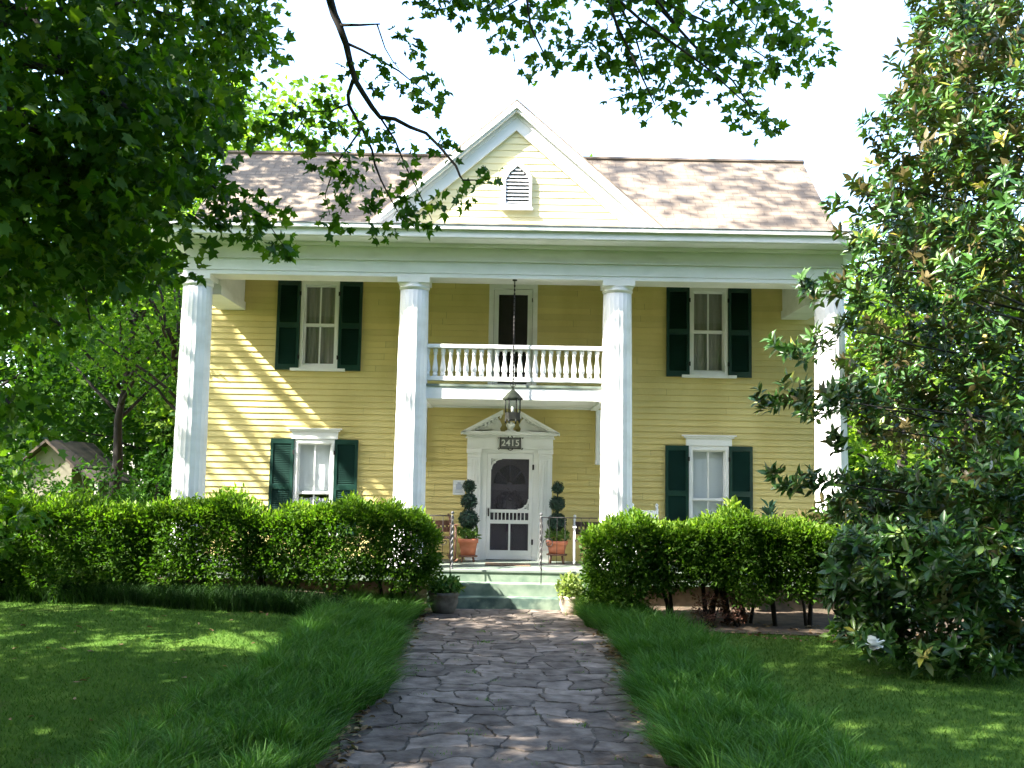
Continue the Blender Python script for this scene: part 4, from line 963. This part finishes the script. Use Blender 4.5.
# mown lawn blades
n = 190000; y = 5+13*rng.random(n)**.75; x = rng.uniform(-1, 1, n)*(.56*y+.6)
inb = (np.abs(x) > 1.95) & ~((x < -1.5) & (y > 14.55+.9*sstep(-x, 3.5, 9))) & ~((x > 1.3) & (y > 14.6)) ; x, y = x[inb], y[inb]; n = len(x); a = rng.random(n)*6.283
pat = .5+.5*np.sin(x*1.7+np.sin(y*1.3)*2)*np.sin(y*1.1+x*.6)
blades('grass', np.stack([x, y, zg(x, y)], -1), rng.uniform(.02, .06, n), np.stack([np.cos(a), np.sin(a)], -1)*rng.uniform(.01, .045, n)[:, None], rng.uniform(.003, .0065, n), grass_lm, None, np.clip(.25*pat+rng.random(n)*.6, 0, 1), 'stuff', 'short mown lawn grass on both sides of the walk', 'grass', seg=1)
# litter along the walk edges and moss tufts in its joints
n = 900; s = rng.choice([-1, 1], n); x = s*(1.33+rng.normal(size=n)*.08); y = rng.uniform(6, 16, n); P = np.stack([x, y, zg(0*x, y)+.03+rng.random(n)*.02], -1)
x2 = rng.uniform(2.2, 6.5, 240); y2 = rng.uniform(13.9, 15.4, 240); P = np.concatenate([P, np.stack([x2, y2, zg(x2, y2)+.03], -1)])
x3 = rng.uniform(-7, -2.5, 60); y3 = rng.uniform(9, 14.3, 60); P = np.concatenate([P, np.stack([x3, y3, zg(x3, y3)+.03], -1)]); n = len(P)
tag(leaves('leaf_litter', P, rdir(n)*np.array([1, 1, .2]), UP+rdir(n)*.5, rng.uniform(.05, .12, n), OVAL, OVAL_F, leafmat('dry_leaf', [(0, (.10, .055, .03)), (.7, (.20, .12, .06)), (1, (.32, .22, .12))], .1, .7, .2)), 'dry brown leaves along the walk edges and beds', 'leaf litter', kind='stuff')
n = 1500; tc_ = np.stack([rng.uniform(-1.2, 1.2, 70), rng.uniform(7.5, 15.8, 70)], -1); c = tc_[rng.integers(0, 70, n)]+rng.normal(size=(n, 2))*np.array([.05, .02]); a = rng.random(n)*6.283
blades('moss_tufts', np.stack([c[:, 0], c[:, 1], zg(0*c[:, 0], c[:, 1])+.005], -1), rng.uniform(.02, .06, n), np.stack([np.cos(a), np.sin(a)], -1)*rng.uniform(.01, .05, n)[:, None], rng.uniform(.003, .006, n), fern_lm, None, None, 'stuff', 'small green tufts growing in the paving joints', 'moss', seg=2)

# ------------------------------------------------------------------ things on the porch and by the steps
# hanging lantern
LZ = 3.26; ln = thing('hanging_lantern', (.018, 16.92, LZ), 'dark hexagonal metal lantern hung on a long rod above the steps', 'lantern')
hexa = lambda r, a0=0: [(r*math.cos(a0+math.pi/3*k), r*math.sin(a0+math.pi/3*k)) for k in range(6)]
mb = MB(); mb.lathe([(.125, .06), (.13, .065), (.13, .18), (.125, .185)], 6, smooth=False); mb.lathe([(.10, .045), (.12, .06)], 6, smooth=False)
for (x, y) in hexa(.115): mb.lathe([(.008, 0), (.016, .03), (.02, .06)], 6, (x, y, 0))
mb.build('base', bronze, ln)
mb = MB()
for (x, y) in hexa(.125): mb.tube([(x, y, .18), (x, y, .42)], .011, 5)
mb.build('cage_bar', bronze, ln)
mb = MB(); h6 = hexa(.12)
for k in range(6):
    p, q = h6[k], h6[(k+1) % 6]; mb.add([(p[0], p[1], .185), (q[0], q[1], .185), (q[0], q[1], .42), (p[0], p[1], .42)], [(0, 1, 2, 3)])
mb.build('pane', glass, ln)
mb = MB(); mb.lathe([(.17, .40), (.175, .425), (.165, .43), (.09, .515), (.02, .575), (.015, .60)], 6, smooth=False); mb.build('cap', mat('verdigris', (.014, .017, .013), (.028, .034, .022), 9, .6, spec=.15), ln)
mb = MB(); mb.lathe([(.025, .185), (.025, .28), (.005, .285)], 10); mb.build('candle', mat('candle', (.75, .73, .65)), ln)
mb = MB()
prev = Vector((0, 0, .59))
mb.tube([(0, 0, .59), (0, 0, 2.468)], .010, 6)
for s in (-1, 1): mb.tube([(0, 0, .61), (s*.035, 0, .635), (s*.045, 0, .66), (s*.03, 0, .675)], .008, 5)
z = .75
while z < 2.4: mb.ball((0, 0, z), .017, 6, 4, 1.6); z += .07
mb.lathe([(.04, 2.45), (.04, 2.468)], 12); mb.build('hanging_rod', iron, ln)

# house number plaque
FONT = {'2': [(0,1,.75),(0,1,1)], }
sg = thing('house_number_sign', (-.01, WY-.13, 2.895), 'small dark scrolled sign with pale number 2415 over the front door', 'sign')
mb = MB(); mb.box(-.195, .195, -.012, 0, 0, .20); mb.build('plate', mat('sign_plate', (.10, .10, .10), (.17, .17, .165), 15, .5), sg)
mb = MB()
for (x, z, s) in ((-.2, .0, -1), (-.2, .2, -1), (.2, 0, 1), (.2, .2, 1)): mb.tube([(x, -.014, z), (x+s*.02, -.016, z+(.02 if z > .1 else -.02)), (x+s*.035, -.016, z), (x+s*.02, -.016, z+(-.012 if z > .1 else .012))], .009, 5)
mb.tube([(-.195, -.016, .0), (.195, -.016, 0), (.195, -.016, .2), (-.195, -.016, .2), (-.195, -.016, 0)], .009, 5)
for zz, s in ((.2, 1), (0, -1)): mb.tube([(-.05, -.016, zz), (-.03, -.016, zz+s*.025), (0, -.016, zz+s*.035), (.03, -.016, zz+s*.025), (.05, -.016, zz)], .009, 5)
mb.build('scroll_frame', iron, sg)
def text(s_, size, loc, m, parent, name):
    cu = bpy.data.curves.new(name, 'FONT'); cu.body = s_; cu.size = size; cu.align_x = 'CENTER'; cu.align_y = 'CENTER'; cu.extrude = .004; cu.offset = .0025; cu.space_character = 1.05
    tmp = link(name, cu); me = bpy.data.meshes.new_from_object(tmp.evaluated_get(bpy.context.evaluated_depsgraph_get())); bpy.data.objects.remove(tmp)
    me.materials.clear(); o = link(name, me, m, parent); o.location = loc; o.rotation_euler = (math.pi/2, 0, 0); return o
text('2415', .165, (0, -.018, .10), mat('pale_numeral', (.66, .66, .62), rough=.4), sg, 'numerals')
# wall plaque left of the door
pl = thing('wall_plaque', (-.965, WY-.022, 2.01), 'pale square plaque on the yellow wall left of the door', 'plaque')
mb = MB(); mb.box(-.115, .115, -.02, 0, 0, .275); mb.build('plate', mat('plaque_white', (.62, .64, .66), (.68, .70, .72), 5, .4), pl, .004)
mb = MB(); mb.box(-.055, .055, -.024, -.0205, .10, .20); mb.box(-.03, .03, -.024, -.0205, .202, .235)
for q in (.045, .065, .085): mb.box(-.075, .075, -.023, -.0205, q, q+.007)
mb.build('relief', mat('plaque_blue_grey', (.36, .40, .48)), pl)
# wreath between screen and door
wr = thing('wreath', (-.01, WY+.055, 1.83), 'dark round wreath hanging on the front door behind the screen', 'wreath')
a = rng.random(900)*6.283; rr_ = .205+rng.normal(size=900)*.035; P = np.stack([np.cos(a)*rr_, rng.normal(size=900)*.008-.01, np.sin(a)*rr_], -1)
leaves('foliage', P, np.stack([-np.sin(a), 0*a-.1, np.cos(a)], -1)+rdir(900)*.6, rdir(900)*.7+np.array([0, -1, 0]), rng.uniform(.04, .08, 900), OVAL, OVAL_F, leafmat('wreath_leaf', [(0, (.02, .015, .025)), (1, (.06, .045, .06))], 0, .6, .2), wr)
mb = MB(); mb.tube([(.205*math.cos(k/24*6.283), 0, .205*math.sin(k/24*6.283)) for k in range(25)], .02, 6); mb.build('ring', wood_dk, wr)
mb = MB()
for s in (-1, 1): mb.add([(0, -.03, -.2), (s*.03, -.03, -.2), (s*.07, -.03, -.5), (s*.02, -.03, -.48)], [(0, 1, 2, 3)]); 
mb.build('ribbon', mat('purple_ribbon', (.07, .03, .08)), wr)
# topiaries
def topiary(x, y, balls, pot_r, pot_h, zb, label, m_pot, stand):
    o = thing('topiary', (x, y, FZ), label, 'topiary', 'topiaries beside the front door')
    mb = MB(); p0 = zb-FZ
    mb.lathe([(pot_r*.72, p0), (pot_r*.80, p0+pot_h*.4), (pot_r*.9, p0+pot_h*.72), (pot_r, p0+pot_h*.74), (pot_r*1.02, p0+pot_h), (pot_r*.9, p0+pot_h), (pot_r*.86, p0+pot_h*.9)], 28); mb.build('pot', m_pot, o)
    if stand:
        mb = MB(); mb.lathe([(pot_r*.95, p0-.03), (pot_r*.95, p0-.004)], 20)
        for k in range(4):
            a = .785+k*1.57; mb.tube([(math.cos(a)*pot_r*.7, math.sin(a)*pot_r*.7, p0-.03), (math.cos(a)*pot_r*.85, math.sin(a)*pot_r*.85, 0)], .018, 6)
        mb.build('plant_stand', wood_br, o)
    mb = MB(); mb.tube([(0, 0, p0+pot_h*.6), (.01, 0, p0+.7), (-.005, 0, balls[0][0]-FZ)], .014, 6); mb.build('stem', bark_dark, o)
    for (z, r) in balls:
        n = int(900*(r/.15)**2); d = rdir(n); P = d*r*rng.uniform(.86, 1.0, (n, 1)); b_o = leaves('leaf_ball', P, rdir(n)+np.array([0, 0, -.3]), d+rdir(n)*.5, rng.uniform(.03, .05, n), OVAL, OVAL_F, topi_lm, o)
        b_o.location = (0, 0, z-FZ)
        mb = MB(); mb.ball((0, 0, 0), r*.84, 14, 9); mb.build('core', mat('ivy_core', (.008, .02, .012)), b_o)
    n = 260; d = inball(n)*np.array([pot_r*1.15, pot_r*1.15, .12])+np.array([0, 0, p0+pot_h+.08]); leaves('underplanting', d, rdir(n)+UP*.8, rdir(n)+UP*.4, rng.uniform(.06, .11, n), OVAL, OVAL_F, fern_lm, o)
topiary(-.75, 18.45, [(2.18, .115), (1.905, .15), (1.58, .18)], .185, .30, .93, 'three ball ivy topiary in orange pot left of the screen door', terracotta, True)
topiary(.87, 18.45, [(2.18, .105), (1.89, .14), (1.56, .17)], .20, .23, .985, 'three ball ivy topiary in squat orange pot right of the screen door', terracotta, True)
# doormat
mb = MB(); mb.box(-.42, .38, -.25, .25, 0, .015); dm = mb.build('doormat', mat('coir', (.12, .08, .05), (.2, .14, .09), 30, .95, .5, 80), None, .004); dm.location = (0, 17.9, FZ+.002); tag(dm, 'brown doormat on the porch floor before the screen door', 'doormat')

# iron railings: twisted post, bars out to the column, brace down the step
def railing(x0, x1, label):
    s = 1 if x1 > x0 else -1
    o = thing('iron_railing', (x0, 16.93, FZ), label, 'railing', 'iron railings beside the steps')
    mb = MB()
    for ph in (0, math.pi):
        mb.tube([(.016*math.cos(ph+k*.6), .016*math.sin(ph+k*.6), .0+k*.02) for k in range(46)], .013, 6)
    mb.lathe([(.03, -.02), (.03, .03)], 8); mb.ball((0, 0, .93), .028, 8, 6); mb.build('post', iron_grey, o)
    mb = MB(); L = x1-x0
    mb.tube([(0, 0, .88), (L, 0, .88)], .009, 6); mb.tube([(0, 0, .10), (L, 0, .10)], .009, 6)
    mb.build('rail', iron, o)
    k = 1; nb_ = max(2, int(abs(L)/.13))
    for k in range(1, nb_):
        mb = MB(); mb.tube([(L*k/nb_, 0, .10), (L*k/nb_, 0, .88)], .0045, 5); mb.build('bar', iron, o)
    mb = MB(); mb.tube([(0, -.01, .86), (0, -.18, .80), (0, -.36, .62), (0, -.40, .5)], .012, 6); mb.tube([(0, -.36, .62), (0, -.36, -.19)], .008, 5); mb.build('handrail', iron, o)
    mb = MB(); q = [(s*.04, 0, .45)]
    for i in range(18):
        th2 = i*.5; r_ = .10*(1-i/20); q.append((s*.13+r_*math.cos(th2+3.14)*s, 0, .45+r_*math.sin(th2)))
    mb.tube(q, .007, 5); mb.build('scroll', iron, o)
railing(-.96, -1.43, 'grey twisted iron post and railing left of the steps')
railing(.53, 1.47, 'grey twisted iron post and railing right of the steps')

# porch chairs
def rocker(x, y, rz, m_post, m_seat, label, grp, back_h=1.08, wide=.56):
    o = thing('rocking_chair', (x, y, FZ), label, 'rocking chair', grp, rz); h = wide/2
    mb = MB()
    for s in (-1, 1):
        for k in range(1): mb.tube([(s*h, .45, .10), (s*h, .25, .03), (s*h, 0, .018), (s*h, -.3, .03), (s*h, -.5, .08)], .018, 6)
    mb.build('rocker', m_post, o)
    for s in (-1, 1):
        mb = MB(); mb.tube([(s*h, .20, .03), (s*h, .24, .45), (s*h*.98, .32, .8), (s*h*.96, .40, back_h)], .022, 8); mb.ball((s*h*.96, .405, back_h+.02), .028, 8, 6, 1.3); mb.build('back_post', m_post, o)
        mb = MB(); mb.tube([(s*h, -.25, .02), (s*h, -.25, .66)], .02, 8); mb.build('leg', m_post, o)
        mb = MB(); mb.box(s*h-.035, s*h+.035, -.32, .28, .66, .685); mb.build('armrest', m_post, o, .006)
    mb = MB(); mb.box(-h, h, -.27, .24, .42, .45); mb.build('seat', m_seat, o, .006)
    mb = MB()
    mb.add([], [])
    for z in (.52, back_h-.16): 
        yo = .25+.15*(z-.45)/.6; mb.box(-h, h, yo-.012, yo+.012, z, z+.09)
    for k in range(7):
        u = -h*.8+h*1.6*k/6; mb.add([(u-.022, .262, .58), (u+.022, .262, .58), (u+.022, .35, back_h-.14), (u-.022, .35, back_h-.14), (u-.022, .275, .58), (u+.022, .275, .58), (u+.022, .363, back_h-.14), (u-.022, .363, back_h-.14)], [(0, 1, 2, 3), (7, 6, 5, 4), (0, 3, 7, 4), (1, 5, 6, 2)])
    mb.build('backrest', m_seat, o)
rocker(-1.30, 18.35, .25, wood_br, wood_br, 'brown wooden rocking chair behind the left hedge end', 'rocking chairs on the porch', .80)
rocker(1.47, 18.35, -.05, white, wood_dk, 'white framed rocking chair with dark slat back by the third column', 'rocking chairs on the porch', .82, .58)
rocker(2.45, 17.9, 0, white, white, 'all white rocking chair showing over the right hedge', 'rocking chairs on the porch', 1.06, .46)
rocker(-5.0, 17.9, 0, wood_dk, wood_dk, 'dark rocking chair just showing over the left hedge', 'rocking chairs on the porch', 1.02, .46)

# pots by the steps
def planter(x, y, r, h, m, label, leafm, n, lh, ls_):
    z0 = float(zg(x, y))+.01; o = thing('planter', (x, y, z0), label, 'planter', 'planters at the foot of the steps')
    mb = MB(); mb.lathe([(r*.6, 0), (r*.78, h*.2), (r*.95, h*.55), (r*.92, h*.8), (r, h*.86), (r*1.03, h), (r*.9, h), (r*.85, h*.9)], 28); mb.build('pot', m, o)
    P = inball(n)*np.array([r*1.25, r*1.25, lh])+np.array([0, 0, h+lh*.5]); P[:, 2] = np.maximum(P[:, 2], h*.8)
    leaves('plant', P, rdir(n)+UP*.5, rdir(n)+UP*.6, rng.uniform(ls_*.6, ls_*1.2, n), OVAL, OVAL_F, leafm, o)
planter(-1.0, 15.75, .24, .34, stone_pot, 'round grey stone planter with dark foliage left of the steps', lirio_lm, 520, .15, .10)
planter(.98, 15.85, .19, .30, mat('pale_pot', (.42, .33, .25), (.52, .43, .34), 8, .85, .2), 'pale pot of light green plants right of the steps', leafmat('pale_leaf', [(0, (.12, .18, .04)), (1, (.28, .32, .10))], .3, .5, .3), 620, .22, .09)
# spiky dark plant and light fern in pots on the porch behind the right hedge
def porch_plant(x, y, label, m, n, h, name='potted_plant'):
    o = thing(name, (x, y, FZ), label, 'potted plant')
    mb = MB(); mb.lathe([(.13, 0), (.17, .3), (.19, .34), (.16, .34)], 20); mb.build('pot', stone_pot, o)
    mb = MB(); mb.tube([(0, 0, .3), (0, 0, .3+h*.6)], .02, 6); mb.build('stem', bark_dark, o)
    z = .34+rng.random(n)*h; a = rng.random(n)*6.283; P = np.stack([np.cos(a)*.03, np.sin(a)*.03, z], -1)
    leaves('leaf', P, np.stack([np.cos(a), np.sin(a), .3+1.2*(z-.34)/h], -1), UP+rdir(n)*.3, rng.uniform(.14, .24, n), OVAL, OVAL_F, m, o)
porch_plant(4.62, 17.9, 'dark spiky potted plant on the porch near the right end column', topi_lm, 60, .75)
porch_plant(3.66, 16.6, 'pale fern-like plant rising behind the middle of the right hedge', leafmat('pale_fern', [(0, (.11, .18, .03)), (1, (.22, .28, .05))], .3, .5, .3), 130, .82)
# barberry-like shrubs under the right hedge
for (x, y, lb) in ((2.95, 15.0, 'low reddish brown shrub under the right hedge, left one'), (3.4, 15.15, 'low reddish brown shrub under the right hedge, right one')):
    shrub(x, y, .24, .5, leafmat('russet_leaf', [(0, (.04, .02, .015)), (1, (.13, .06, .04))], .15, .6, .2), lb, .05, 60, 'low shrubs under the right hedge', 'low_shrub')
shrub(4.75, 14.1, .3, .5, fern_lm, 'small bright green plant at the edge of the right bed', .16, 24, None, 'bedding_plant')
